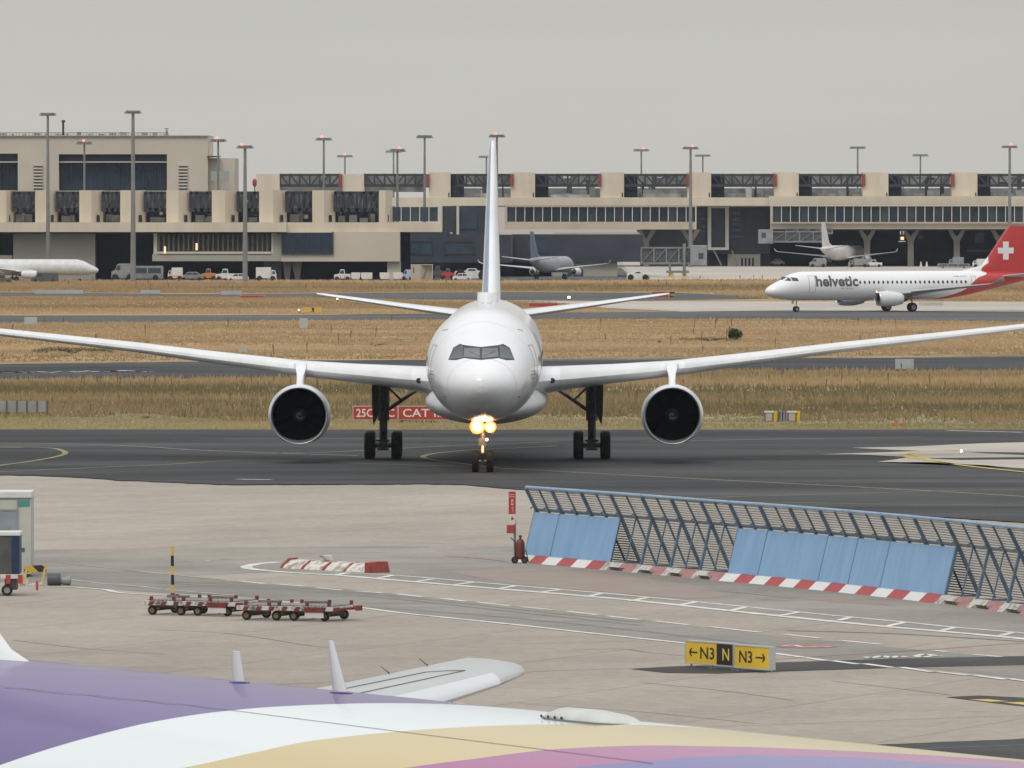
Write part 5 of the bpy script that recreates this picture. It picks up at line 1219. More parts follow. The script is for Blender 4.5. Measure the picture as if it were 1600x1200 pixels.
mb = MB(); mb.tube((0, 0, 0), (0, 0, 1.1), .12); mb.build('post', M_mast, t)
mb = MB(); mb.lathe([(.9, .15), (1.2, .35), (1.8, .4), (2.2, .25), (2.3, .05)], (0, 0, 0), 'Z', 14, cap0=True, cap1=True); mb.build('beacon_head', M_vred, t, True)

# ================================================================== ground vehicles at the terminal
PROF = {
 'car': ([(0, .22), (0, .55), (.05, .62), (.2, .66), (.32, .98), (.68, 1.0), (.86, .66), (.98, .6), (1, .45), (1, .22)], [((.24, .68), (.34, .93), (.50, .94), (.50, .68)), ((.53, .68), (.53, .94), (.67, .94), (.80, .68))]),
 'van': ([(0, .16), (0, .5), (.04, .56), (.16, .62), (.26, .97), (.34, 1), (.97, 1), (1, .95), (1, .16)], [((.19, .62), (.27, .90), (.40, .90), (.40, .62))]),
 'truck': ([(0, .14), (0, .52), (.03, .6), (.07, .78), (.22, .8), (.24, .8), (.24, .30), (.26, .30), (.26, 1), (1, 1), (1, .24), (.24, .2), (.24, .14)], [((.05, .52), (.085, .74), (.19, .74), (.19, .52))]),
 'tug': ([(0, .2), (0, .55), (.30, .62), (.38, 1), (.62, 1), (.66, .62), (1, .6), (1, .2)], [((.33, .65), (.39, .93), (.60, .93), (.62, .65))]),
 'tractor': ([(0, .16), (0, .75), (.08, .8), (.3, .8), (.36, 1), (.6, 1), (.66, .8), (1, .78), (1, .16)], [((.37, .80), (.40, .96), (.58, .96), (.61, .80))]),
 'bus': ([(0, .12), (0, .9), (.02, 1), (.98, 1), (1, .9), (1, .12)], [((.04, .5), (.04, .86), (.30, .86), (.30, .5)), ((.33, .5), (.33, .86), (.62, .86), (.62, .5)), ((.65, .5), (.65, .86), (.95, .86), (.95, .5))]),
}
def vehicle(name, label, cat, px, D, L, W, H, kind, m_, rz=0.0, flip=False, wr=None, trim=None, z=.05):
    t = thing(name, label, cat, (XX(px, D), D, z), rz)
    prof, wins = PROF[kind]; q = -1 if flip else 1
    fx = lambda a: q * (a - .5) * L
    mb = MB(); mb.prism([(fx(a), b * H) for a, b in prof], -W / 2, W / 2); mb.build('body', m_, t, bevel=.05)
    for wv in wins:
        for sy in (-1, 1):
            m2 = MB(); m2.add([(fx(a), sy * (W / 2 + .012), b * H) for a, b in wv], [(0, 1, 2, 3)]); m2.build('window', M_glass, t)
    wr = wr or H * .2
    for a in (.17, .82):
        for sy in (-1, 1):
            m2 = MB(); c = Vector((0, 0, 0)); m2.lathe([(-.13, .001), (-.13, wr * .55), (-.11, wr * .9), (-.08, wr), (.08, wr), (.11, wr * .9), (.13, wr * .55), (.13, .001)], (fx(a), sy * (W / 2 - .08), wr), 'Y', 16)
            m2.build('wheel', M_rubber, t, 40)
    if trim:
        m2 = MB(); m2.box(fx(.3), fx(.95), -W / 2 - .015, W / 2 + .015, H * .30, H * .42) if not flip else m2.box(fx(.95), fx(.3), -W / 2 - .015, W / 2 + .015, H * .30, H * .42); m2.build('trim_stripe', trim, t)
    return t
V = vehicle
V('cargo_truck', 'white box truck on a yellow chassis left of the louvred window', 'truck', 274, 1575, 2.3, 2.2, 2.1, 'truck', M_vwhite, 0, trim=M_vyellow)
V('passenger_bus', 'pale grey bus parked below the dark opening', 'bus', 222, 1585, 6.8, 2.4, 2.3, 'bus', M_vgrey)
V('boarding_stairs_truck', 'grey boarding stairs truck pointing left before the dark opening', 'stairs truck', 192, 1580, 3.6, 2, 2.7, 'van', M_vgrey)
V('dark_van', 'dark van standing before the white jet at the far left', 'van', 70, 1535, 4.2, 1.9, 1.6, 'van', M_vdark)
V('dark_tug', 'dark tug at the left edge of the picture before the white jet', 'tug', 4, 1535, 2.8, 1.6, 1.3, 'tug', M_vdark)
V('grey_car', 'pale grey car right of the yellow box truck', 'car', 300, 1580, 3.8, 1.7, 1.4, 'car', M_vgrey)
V('orange_loader', 'small orange and white loader behind the grey pole under the pier', 'loader', 326, 1582, 2.4, 1.5, 1.9, 'tug', M_vorange)
V('white_tug', 'white tug just left of the thick mast', 'tug', 352, 1575, 3.0, 1.7, 1.9, 'tug', M_vwhite)
V('white_car', 'low white car at the foot of the thick mast', 'car', 372, 1570, 3.4, 1.7, 1.2, 'car', M_vwhite)
V('catering_truck', 'white high-bodied service truck right of the thick mast', 'truck', 416, 1568, 3.2, 2.2, 2.2, 'truck', M_vwhite, 0, True)
V('belt_loader', 'white belt loader with cab left of the white baggage containers', 'loader', 535, 1575, 2.6, 1.8, 1.8, 'tug', M_vwhite)
V('blue_white_van', 'small blue and white van left of the beige shelter', 'van', 637.5, 1585, 2.0, 1.8, 1.7, 'van', mat('van_paleblue', (.42, .47, .55), rough=.4))
V('dark_tug', 'dark grey tug right of the beige shelter', 'tug', 684, 1600, 2.6, 1.6, 2.2, 'tug', M_vdark)
V('red_tug', 'small dark red baggage tug between the shelter and the white pickup', 'tug', 700, 1598, 2.2, 1.6, 1.8, 'tug', M_vred)
V('white_pickup', 'white pickup car in front of the big white pushback tractor', 'car', 722, 1570, 3.0, 1.7, 1.25, 'car', M_vwhite)
V('pushback_tractor', 'large white pushback tractor with big wheels left of the white fin', 'tractor', 738, 1585, 5.6, 2.6, 1.9, 'tractor', M_vwhite, wr=.85)
V('pushback_tractor', 'white pushback tractor at the foot of the jet bridge', 'tractor', 905 + 92, 1580, 3.6, 2.0, 1.5, 'tractor', M_vwhite, wr=.5)
V('silver_car', 'silver car parked left of the small parked jet', 'car', 1214, 1915, 2.9, 1.8, 1.35, 'car', mat('silver_paint', (.40, .42, .42), rough=.35, metal=.3))
V('service_truck', 'grey service truck by the right wing root of the small parked jet', 'truck', 1341, 1880, 3.8, 2, 1.6, 'truck', M_vgrey)
V('baggage_tug', 'grey baggage tug under the right wing of the small parked jet', 'tug', 1365, 1885, 3.2, 1.6, 1.4, 'tug', M_offw)
V('high_loader', 'pale grey high loader between two Y columns behind the red-tailed jet', 'loader', 1494, 1880, 2.8, 2, 1.9, 'truck', M_vgrey)
V('flat_trailer', 'long low grey trailer behind the red-tailed jet', 'trailer', 1490, 1860, 6.0, 2, .8, 'bus', M_vgrey)
V('white_truck', 'whitish service truck just left of the red tail', 'truck', 1532, 1875, 3.0, 2, 1.6, 'truck', M_vwhite)
# baggage containers on low dollies
base = None
for i, (x, w_) in enumerate(((556, 1.15), (573, 1.5), (601, 1.25), (622, 1.15))):
    lab = ('leftmost of the four white baggage containers, beside the belt loader', 'second white baggage container, the widest of the row', 'third white baggage container from the belt loader', 'rightmost of the four white baggage containers, beside the van')[i]
    t = thing('baggage_container', lab, 'container', (XX(x, 1570), 1570, .05), 0, 'white baggage containers in front of the pier')
    mb = MB(); h = 1.35; mb.prism([(-w_ / 2, .3), (w_ / 2, .3), (w_ / 2 + .15, .7), (w_ / 2 + .15, h), (-w_ / 2 - .15, h), (-w_ / 2 - .15, .7)], -.7, .7); mb.build('shell', M_vwhite, t, bevel=.04)
    mb = MB(); mb.box(-w_ / 2 - .2, w_ / 2 + .2, -.75, .75, .2, .29); mb.build('dolly_deck', M_dark, t)
    for a in (-.4, .4):
        mb = MB(); mb.lathe([(-.08, .001), (-.08, .16), (.08, .16), (.08, .001)], (a * w_, -.7, .16), 'Y', 12); mb.build('wheel', M_rubber, t)
t = thing('shelter', 'beige box shelter with an open front corner, right of the baggage containers', 'shelter', (XX(659, 1568), 1568, .04))
mb = MB(); mb.box(-1.72, -.3, 0, 2, 0, 2.55); mb.box(-.3, 1.75, .9, 1.0, 0, 2.55); mb.box(-1.75, 1.78, 0, 2.1, 2.56, 2.68); mb.box(1.6, 1.75, 0, .9, 0, 2.55)
mb.hexa([(-.3, 0, 0), (-.25, 0, 0), (.4, .88, 0), (.3, .9, 0), (-.3, 0, 2.55), (-.25, 0, 2.55), (.9, .88, 2.55), (.8, .9, 2.55)]); mb.build('shell', M_grayw, t)
mb = MB(); mb.box(-1.35, -1.2, -.02, .01, 1.3, 2.2); mb.build('slot', M_dark, t)
# jet bridges
def bridge(px0, px1, D, ytop, ybot, label, post=None, cab=1, m_=None):
    t = thing('jet_bridge', label, 'jet bridge', (XX((px0 + px1) / 2, D), D, 0)); x0, x1 = XX(px0, D) - t.location.x, XX(px1, D) - t.location.x
    z1, z0 = ZY(ytop, D), ZY(ybot, D); mb = MB(); Hh = z1 - z0
    mb.box(x0, x1, -1.2, 1.2, z1 - .25, z1); mb.box(x0, x1, -1.2, 1.2, z0, z0 + .35)
    n_ = 4
    for k in range(n_ + 1):
        x = x0 + (x1 - x0) * k / n_; mb.box(x - .12, x + .12, -1.22, -1.0, z0, z1)
        if k < n_: mb.bar((x, -1.1, z0 + .2), (x + (x1 - x0) / n_, -1.1, z1 - .2), .12, .12, up=(0, 1, 0))
    mb.build('tunnel_frame', m_ or M_mast, t)
    mb = MB(); mb.box(x0 + .1, x1 - .1, -.9, 1.0, z0 + .36, z1 - .26); mb.build('tunnel_glazing', M_vdark, t)
    if cab:
        xc = x1 if cab > 0 else x0; mb = MB(); mb.box(xc - .2 if cab > 0 else xc - 2.6, xc + 2.6 if cab > 0 else xc + .2, -1.7, 1.7, z0 - .2, z1 + .3); mb.build('cab', M_vgrey, t, bevel=.08)
        mb = MB(); q = xc + cab * 1.6; mb.box(q - .4, q + .4, -1.73, -1.69, z0 + .9, z0 + 1.9); mb.build('cab_window', M_glass, t)
    if post is not None:
        xp = XX(post, D) - t.location.x; mb = MB(); mb.tube((xp, -1.4, .3), (xp, -1.4, z1 + .6), .28); mb.tube((xp - 2.4, -1.4, .3), (xp - 2.4, -1.4, z0), .22); mb.box(xp - 3.0, xp + .8, -1.7, -.9, .75, 1.15); mb.build('support_column', M_mast, t)
        for q in (-2.2, 0):
            mb = MB(); mb.lathe([(-.3, .001), (-.3, .45), (.3, .45), (.3, .001)], (xp + q, -1.3, .46), 'Y', 14); mb.build('wheel', M_vyellow, t)
    return t
bridge(1002, 1080, 1650, 386, 413, 'grey jet bridge with raised cab standing on wheels, left of the white portal frame', 1069, 1)
bridge(1206, 1292, 1893, 361, 379, 'long grey jet bridge above the left wing of the small parked jet', None, -1)
bridge(1228, 1300, 1899, 356, 366, 'far jet bridge just behind and above the long grey one', None, 0)
V('boarding_stairs', 'grey mobile boarding stairs at the tail of the small parked jet', 'stairs', 1278, 1880, 3.2, 1.8, 1.7, 'van', M_vgrey)
# cones and small people-height barrels by the columns
for i, x in enumerate((1439, 1448)):
    t = thing('traffic_cone', ('white cone', 'white cone')[i] + (' right of the second Y column' if i == 0 else ' halfway between the second and third Y columns'), 'cone', (XX(x, 1890), 1890, .05), 0, 'white cones by the columns')
    mb = MB(); mb.lathe([(0, .35), (.05, .35), (.06, .25), (1.0, .08)], (0, 0, 0), 'Z', 10, cap0=True, cap1=True); mb.build('cone', M_whitep, t)

# ================================================================== field signs and markers
def signbox(name, label, px0, px1, y0, y1, panels, D=None, leg=.25, back=None, group=None, th=.18):
    """panels: list of (x0 fraction, x1 fraction, material, text, text material)"""
    D = D or (CAMZ / -ray(800, y1).z) ; t = thing(name, label, 'sign', (XX(px0, D), D, 0), 0, group)
    W = XX(px1, D) - XX(px0, D); z0, z1 = leg, leg + (y1 - y0) / F * D
    mb = MB(); mb.box(0, W, 0, th, z0, z1); mb.build('cabinet', back or M_alu, t)
    for a, b, m_, tx, tm in panels:
        mb = MB(); g_ = .04; mb.box(a * W + g_, b * W - g_, -.012, .001, z0 + g_, z1 - g_); p = mb.build('panel', m_, t)
        if tx:
            hh = (z1 - z0) * .58; ww = (b - a) * W * .84; vs, fs = text_flat(tx, ww, hh, .01)
            mesh_from('lettering', [(x + a * W + (b - a) * W * .08, -.02, z + z0 + (z1 - z0) * .21) for x, _, z in vs], fs, tm, p)
    for q in (.08, .5, .92):
        mb = MB(); mb.tube((q * W, .08, 0), (q * W, .08, leg), .04); mb.build('leg', M_alu, t)
    return t
M_sgw = mat('sign_lettering_white', (.72, .70, .64), rough=.6)
signbox('runway_sign', 'red runway sign reading 25C-07C and CAT II/III behind the left landing gear', 551, 716, 640, 662, [(0, .43, M_red, '25C-07C', M_sgw), (.43, 1, M_red, 'CAT II/III', M_sgw)], leg=.22)
signbox('runway_sign', 'small distant red and black sign beyond the right tailplane tip', 1018, 1055, 458, 467.5, [(0, .73, M_red, None, None), (.73, 1, M_blackp, 'N6', M_yel)], leg=.2)
signbox('runway_sign', 'low distant red sign beside the right side of the fuselage', 826, 872, 475, 481.5, [(0, 1, M_red, None, None)], leg=.15)
signbox('runway_sign', 'thin distant red sign edge in the meadow left of the tailplane', 375, 413, 463, 467, [(0, 1, M_red, None, None)], leg=.15)
signbox('direction_sign', 'small distant yellow and black sign in the meadow under the left tailplane', 474, 503, 483, 490.5, [(0, .4, M_yel, None, None), (.4, .6, M_blackp, 'L', M_yel), (.6, 1, M_yel, None, None)], leg=.2)
M_back = mat('sign_back', (.44, .46, .44), (.38, .40, .38), 1.2, rough=.6)
for lab, a, b, c, d, in (('pale sign back standing alone in the meadow left of the fuselage', 468, 481, 498, 514), ('pale rounded sign back on the far taxiway edge near the left edge', 38, 58, 496, 508), ('white sign back at the right, beyond the middle taxiway edge', 1399, 1428, 562, 578),
                         ('long pale sign back low in the distant verge, leftmost', 54, 130, 454, 459.5), ('pale sign back low in the distant verge, second from left', 220, 250, 454, 459.5), ('pale striped sign back in the distant verge left of the red sign edge', 346, 378, 455, 461), ('long pale sign back under the wing of the red-tailed jet', 1436, 1474, 473, 478),
                         ('small white marker box peeking above the left wing', 373, 386, 543, 552)):
    signbox('marker_board', lab, a, b, c, d, [(0.0, 1, M_back, None, None)], leg=.05)
t = signbox('marker_board', 'grey sign back of upright boards in the grass at the left edge', -30, 71, 633, 650, [], leg=.25, back=mat('sign_back_grey', (.30, .31, .30), (.25, .26, .25), 1, rough=.7))
for k in range(7):
    mb = MB(); x = .3 + k * .62; mb.box(x, x + .08, -.05, .0, .1, .95); mb.build('batten', M_vdark, t)
# pair of yellow boxes with a grey one between, seen from behind
D = CAMZ / -ray(800, 660).z
for i, (x, kind, lab) in enumerate(((1195, 'y', 'left yellow sided box with white lid on the grass, right of the right engine'), (1215, 'g', 'grey ribbed box between the two yellow sided boxes'), (1231, 'y', 'right yellow sided box with white lid, tilted a little'))):
    t = thing('sign_cabinet', lab, 'sign box', (XX(x, D), D, 0), 0)
    if kind == 'y':
        mb = MB(); mb.box(0, .5, 0, .3, .12, .56); mb.build('cabinet', mat('box_pinkgrey', (.46, .40, .34), (.4, .35, .3), 2, rough=.7), t)
        mb = MB(); mb.box(-.03, .55, -.04, .3, .57, .68); mb.build('lid', M_whitep, t, bevel=.02)
        mb = MB(); mb.hexa([(.5, .05, .12), (.66, -.1, 0), (.70, -.08, 0), (.54, .07, .12), (.54, .05, .66), (.70, -.1, .70), (.74, -.08, .70), (.58, .07, .66)]); mb.build('side_panel', M_yel, t)
        for q in (.02, .48):
            mb = MB(); mb.box(q - .025, q + .025, -.02, .02, 0, .57); mb.build('leg', M_dark, t)
    else:
        mb = MB(); mb.box(0, .58, .1, .4, .08, .66); mb.build('cabinet', M_vgrey, t)
        mb = MB(); [mb.box(q, q + .03, .06, .1, .08, .66) for q in (.05, .13, .28, .31, .45)]; mb.build('rib', M_dark, t)
t = thing('marker_light', 'small orange marker cluster at the taxiway edge right of the yellow boxes', 'marker', G(1402, 669))
for x in (-.22, .22):
    mb = MB(); mb.tube((x, 0, 0), (x, 0, .16), .04); mb.lathe([(.16, .1), (.2, .13), (.34, .14), (.38, .06)], (x, 0, 0), 'Z', 10, cap0=True, cap1=True); mb.build('lamp_head', M_vorange, t)
mb = MB(); mb.box(-.4, .4, -.2, .2, .0, .03); mb.build('base', M_whitep, t)
def glowlamp(px, py, r, m_, label, sh=.35):
    g = G(px, py + 2); t = thing('taxiway_light', label, 'taxiway light', g); mb = MB(); mb.tube((0, 0, 0), (0, 0, sh), .05 * sh / .35); mb.build('stem', M_dark, t)
    mb = MB(); mb.lathe([(sh - .03, r * .6), (sh + .01, r), (sh + .02 + r, r), (sh + .04 + r * 1.2, r * .4)], (0, 0, 0), 'Z', 12, cap0=True, cap1=True); mb.build('lamp', m_, t)
glowlamp(889, 468, .16, mat('lamp_warm', (1, .62, .22), emit=9), 'bright yellow light on the far road right of the fuselage')
glowlamp(527, 470, .10, mat('lamp_warm', (1, .62, .22)), 'small amber light just beneath the left tailplane')
glowlamp(467, 488, .10, M_lampor if False else mat('lamp_red_orange', (1, .30, .10), emit=5), 'small orange red light left of the distant yellow sign')
glowlamp(1502, 706, .05, mat('lamp_white', (.9, .95, 1), emit=4), 'tiny white light on the concrete patch at the right', .08)

# ================================================================== taxi guidance sign in the foreground
Ds = CAMZ / -ray(800, 1047).z
s_ = F / Ds
gA, gB = G(1076, 1042), G(1208, 1052)
t = thing('taxi_sign', 'yellow and black taxi sign with N3 arrows standing on the apron', 'sign', gA, math.atan2(gB.y - gA.y, gB.x - gA.x))
Wt = (gB - gA).length; zb, zt = .10, .77
M_yel2 = mat('taxi_sign_yellow', (.74, .50, .03), (.66, .44, .03), 1.0, rough=.5)
def panel(x0, x1, m_, items, drop=0.0, par=None):
    mb = MB(); mb.box(x0 + .03, x1 - .03, -.11, -.098, zb + .035 + drop, zt - .035 + drop); p = mb.build('panel', m_, par)
    for kind, a, b, tm in items:
        za, zc_ = zb + .17 + drop, zt - .16 + drop
        if kind in ('L', 'R'):
            zm = (za + zc_) / 2; mb = MB(); tip, tail = (a, b) if kind == 'L' else (b, a); q = 1 if kind == 'L' else -1
            mb.box(min(tip, tail) + .02, max(tip, tail) - .02, -.116, -.112, zm - .022, zm + .022)
            for sg_ in (-1, 1): mb.bar((tip, -.118, zm), (tip + q * .11, -.118, zm + sg_ * .11), .05, .004, up=(0, 1, 0))
            mb.build('arrow', tm, p)
        else:
            vs, fs = text_flat(kind, b - a, zc_ - za, .012); mesh_from('lettering', [(x + a, -.115, z + za) for x, _, z in vs], fs, tm, p)
    return p
c1 = bpy.data.objects.new('sign_cabinet', None); C.objects.link(c1); c1.parent = t; k1 = Wt
w1 = Wt * .575
for x0, x1, dr in ((0, w1, 0), (w1 + .03, Wt, -.02)):
    mb = MB(); mb.box(x0, x1, -.09, .09, zb + dr, zt + dr); mb.build('cabinet', M_alu, t, bevel=.01)
    mb = MB(); mb.box(x0, x1, -.125, -.09, zb + dr, zb + .035 + dr); mb.box(x0, x1, -.125, -.09, zt - .035 + dr, zt + dr); mb.box(x0, x0 + .03, -.125, -.09, zb + .0355 + dr, zt - .0355 + dr); mb.box(x1 - .03, x1, -.125, -.09, zb + .0355 + dr, zt - .0355 + dr); mb.build('sign_frame', M_alu, t)
bpy.data.objects.remove(c1)
panel(0, w1 * .655, M_yel2, [('L', w1 * .09, w1 * .26, M_blackp), ('N3', w1 * .31, w1 * .60, M_blackp)], 0, t)
panel(w1 * .655 - .03, w1, M_blackp, [('N', w1 * .77, w1 * .91, mat('sign_yellow_text', (.72, .52, .08)))], 0, t)
panel(w1 + .03, Wt, M_yel2, [('N3', w1 + .03 + (Wt - w1) * .14, w1 + .03 + (Wt - w1) * .50, M_blackp), ('R', w1 + (Wt - w1) * .60, w1 + (Wt - w1) * .86, M_blackp)], -.02, t)
for x in (.15, w1 * .5, w1 - .12, w1 + .18, Wt - .08):
    mb = MB(); mb.tube((x, 0, 0), (x, 0, zb), .03); mb.box(x - .08, x + .08, -.1, .1, .0, .015); mb.build('leg', M_alu, t)

# ================================================================== low concrete barrier
gA, gB = G(442, 888), G(574, 895)
t = thing('barrier', 'worn white and red low concrete barrier inside the painted curve', 'barrier', gA, math.atan2(gB.y - gA.y, gB.x - gA.x))
L = (gB - gA).length; n_ = 4
M_wornw = mat('worn_white_concrete', (.62, .60, .55), (.30, .24, .21), 3.5, rough=.85, detail=8, lo=.45, hi=.62)
M_wornr = mat('worn_red_concrete', (.34, .07, .055), (.42, .25, .21), 3.0, rough=.85, detail=8, lo=.5, hi=.7)
gap = L / n_
M_wornr2 = mat('dark_red_concrete', (.26, .045, .035), (.34, .09, .07), 3, rough=.8)
for k in range(n_):
    a, b = k * gap, (k + 1) * gap - .04
    pr = [(-.05, 0), (.05, .12), (.32, .30), (.62, .32), (.75, 0)]
    mb = MB(); mb.prismx(pr, a + .02, b - .12); mb.build('barrier_block', M_wornw, t, bevel=.012)
    mb = MB(); mb.prismx([(-.06, 0), (.04, .13), (.31, .31), (.63, .33), (.76, 0)], b - .115, b); mb.build('red_end', M_wornr, t, bevel=.01)
mb = MB(); mb.prismx([(-.09, 0), (-.09, .36), (.2, .40), (.7, .40), (.8, 0)], L - .05, L + .28); mb.build('end_plate', M_wornr2, t, bevel=.01)
mb = MB(); mb.prismx([(-.08, 0), (.03, .15), (.3, .36), (.65, .38), (.78, 0)], -.12, .0); mb.build('end_plate', M_wornr2, t, bevel=.01)
mb = MB(); mb.box(L * .34, L * .37 + .3, .35, .7, .34, .52); mb.build('concrete_block', M_wornw, t, bevel=.02)

# ================================================================== striped pole
g = G(270, 932)
t = thing('striped_pole', 'yellow and black striped pole standing behind the left dolly', 'pole', g)
zt_ = 77 / (F / g.y); mb = MB(); seg = [0, .27, .43, .62, .80, .92, 1.0]
for i, (a, b) in enumerate(((0, .24), (.24, .44), (.44, .62), (.62, .83), (.83, 1.0))):
    mb = MB(); mb.tube((.02 * -a, 0, a * zt_), (.02 * -b, 0, b * zt_), .055, .05, 12); mb.build('yellow_band' if i % 2 == 0 else 'black_band', M_vyellow if i % 2 == 0 else M_blackp, t)
mb = MB(); mb.lathe([(0, .055), (.03, .06), (.07, .04), (.085, .001)], (-.02, 0, zt_), 'Z', 12); mb.build('cap', M_vyellow, t)
mb = MB(); mb.lathe([(0, .2), (.05, .2), (.07, .08), (.12, .06)], (0, 0, 0), 'Z', 14, cap0=True); mb.build('base', M_dark, t)

# ================================================================== pallet dollies
def wheel_y(mb, c, r, w_, rim=1):
    mb.lathe([(-w_ / 2, r * .55), (-w_ / 2, r * .86), (-w_ * .3, r), (w_ * .3, r), (w_ / 2, r * .86), (w_ / 2, r * .55)], c, 'Y', 22, 0)
    mb.lathe([(-w_ * .4, .001), (-w_ * .42, r * .35), (-w_ * .46, r * .57)], c, 'Y', 16, 1); mb.lathe([(w_ * .46, r * .57), (w_ * .42, r * .35), (w_ * .4, .001)], c, 'Y', 16, 1)
M_dirtw = mat('dirty_white_steel', (.54, .52, .48), (.11, .10, .085), 4.5, rough=.8, detail=8, lo=.48, hi=.64)
M_dirtr = mat('dirty_red_steel', (.23, .038, .033), (.07, .037, .033), 5.0, rough=.8, detail=7)
M_rimy = mat('rim_yellow', (.20, .16, .07), rough=.7)
M_rol = mat('roller_steel', (.34, .335, .31), (.20, .19, .17), 3, rough=.5, metal=.3)
M_rust = mat('rusty_frame', (.20, .17, .14), (.12, .10, .085), 4, rough=.8)
def dolly(label, loc, rz):
    t = thing('pallet_dolly', label, 'dolly', loc, rz, 'low cargo dollies on the apron'); L, W = 3.3, 2.0; z = .40
    mb = MB(); mb.box(-L / 2, L / 2, -W / 2, -W / 2 + .10, z - .08, z + .06); mb.box(-L / 2, L / 2, W / 2 - .10, W / 2, z - .08, z + .06)
    for x in (-L / 2, -L / 6, L / 6, L / 2 - .1): mb.box(x, x + .1, -W / 2 + .101, W / 2 - .101, z - .07, z + .05)
    mb.build('deck_frame', M_dirtw, t, bevel=.008)
    mb = MB()
    for k in range(22): x = -L / 2 + .16 + k * (L - .34) / 21; mb.tube((x, -W / 2 + .12, z + .075), (x, W / 2 - .12, z + .075), .028, n=6)
    mb.build('roller_bed', M_rol, t)
    for k, x in enumerate([-L / 2 + .2 + j * .44 for j in range(8)]):
        mb = MB(); mb.prism([(x, z - .10), (x + .16, z - .10), (x + .24, z + .05), (x + .08, z + .05)], -W / 2 - .02, -W / 2 - .003); mb.build('warning_stripe', M_dirtr, t)
    for x in (-L / 2 + .3, -.55, -.2, .75, L / 2 - .15):
        for y in (-W / 2 + .05, W / 2 - .05):
            mb = MB(); mb.box(x - .05, x + .05, y - .04, y + .04, z + .061, z + .20); mb.build('pallet_stop', M_dirtr, t, bevel=.008)
    for x, y in ((-L / 2 + .45, W / 2 - .3), (.4, W / 2 - .35)):
        mb = MB(); mb.box(x - .4, x + .4, y, y + .05, z + .06, z + .17); mb.build('side_guard', M_rust, t)
    for x in (-L / 2 + .28, -.35, .25, L / 2 - .35):
        for y in (-W / 2 + .18, W / 2 - .18):
            mb = MB(); wheel_y(mb, (x, y, .155), .155, .11); mb.build('wheel', [M_rubber, M_rimy], t, 40)
        mb = MB(); mb.tube((x, -W / 2 + .2, .155), (x, W / 2 - .2, .155), .035); mb.box(x - .12, x + .12, -.5, .5, .2, z - .09); mb.build('axle', M_dark, t)
    mb = MB(); mb.box(.72, 1.35, -W / 2 - .08, -W / 2 - .03, .1, z - .02); mb.box(1.0, 1.05, -W / 2 - .04, -W / 2, .1, z); mb.build('toolbox', M_whitep, t, bevel=.01)
    mb = MB(); mb.box(.70, 1.37, -W / 2 - .10, -W / 2 - .081, z - .12, z + .05); mb.build('toolbox_lid', M_dirtr, t)
    mb = MB(); mb.bar((L / 2 - .05, 0, z - .04), (L / 2 + .5, 0, z - .0), .10, .07); mb.box(L / 2 + .42, L / 2 + .55, -.14, .14, z - .08, z + .08); mb.bar((L / 2, -.5, z - .03), (L / 2 + .35, 0, z - .02), .08, .06); mb.bar((L / 2, .5, z - .03), (L / 2 + .35, 0, z - .02), .08, .06); mb.build('drawbar', M_dirtr, t)
    return t
gd = G(462, 971)
dl = dolly('nearer red and white pallet dolly, right of the pair, drawbar pointing right', (gd.x, gd.y + 1.2, .008), R(-21))
gd2 = G(314, 963)
dl2 = clone(dl, (gd2.x, gd2.y + 1.2, .008), R(-24), 'farther red and white pallet dolly, left of the pair, in front of the striped pole')
for k in (0, 1):
    pass

# ================================================================== blast fence
FP = [(822, 878), (948, 889), (1124, 906), (1200, 912.5), (1343, 927), (1469, 941), (1600, 958.5), (1760, 982)]
fp = [G(*p) for p in FP]; cum = [0]
for a, b in zip(fp, fp[1:]): cum.append(cum[-1] + (b - a).length)
def fpos(s):
    if s < 0: d = (fp[1] - fp[0]).normalized(); return fp[0] + d * s
    for i in range(len(fp) - 1):
        if s <= cum[i + 1] or i == len(fp) - 2: return fp[i] + (fp[i + 1] - fp[i]) * ((s - cum[i]) / (cum[i + 1] - cum[i]))
def fdir(s):
    d = fpos(min(s + 1.5, cum[-1])) - fpos(s - 1.5); d.z = 0; return d.normalized()
# bay length so that seven bays end where the first open stretch ends
def s_of(px):
    lo, hi = 0, cum[-1]
    for _ in range(40):
        m_ = (lo + hi) / 2; q = fpos(m_)
        if 800 + q.x / q.y * F < px: lo = m_
        else: hi = m_
    return lo
bx = [815, 860, 906, 952, 1001, 1047, 1093, 1138, 1185, 1232, 1279, 1326, 1376, 1427, 1477, 1526, 1574, 1624, 1676, 1730]
bs = [s_of(x + 1) if i else -.05 for i, x in enumerate(bx)]
t = thing('blast_fence', 'long blue louvred blast fence with blue panels and a red and white kerb', 'blast fence', fp[0])
o_ = fp[0]
M_fbl = mat('fence_steel_blue', (.125, .19, .26), (.085, .135, .19), 1.5, rough=.5)
M_flt = mat('fence_rail_blue', (.28, .40, .52), (.22, .32, .43), 1.5, rough=.45)
M_slt = mat('louvre_galvanised', (.40, .395, .365), (.27, .27, .25), 2.0, rough=.5)
M_pan = mat('panel_blue', (.17, .33, .55), (.22, .385, .60), .7, rough=.34, spec=.4, stretch=(3, 3, .25))
ns_ = lambda s: Vector((fdir(s).y, -fdir(s).x, 0)) * (1 if Vector((fdir(s).y, -fdir(s).x, 0)).x < 0 else -1)  # toward the left
def fpt(s, n_, z): return fpos(s) + ns_(s) * n_ + Vector((0, 0, z)) - o_
TOP, BEND, BOT, STR = (-.02, 2.70), (-.42, 1.93), (-1.18, .22), (.0, .26)
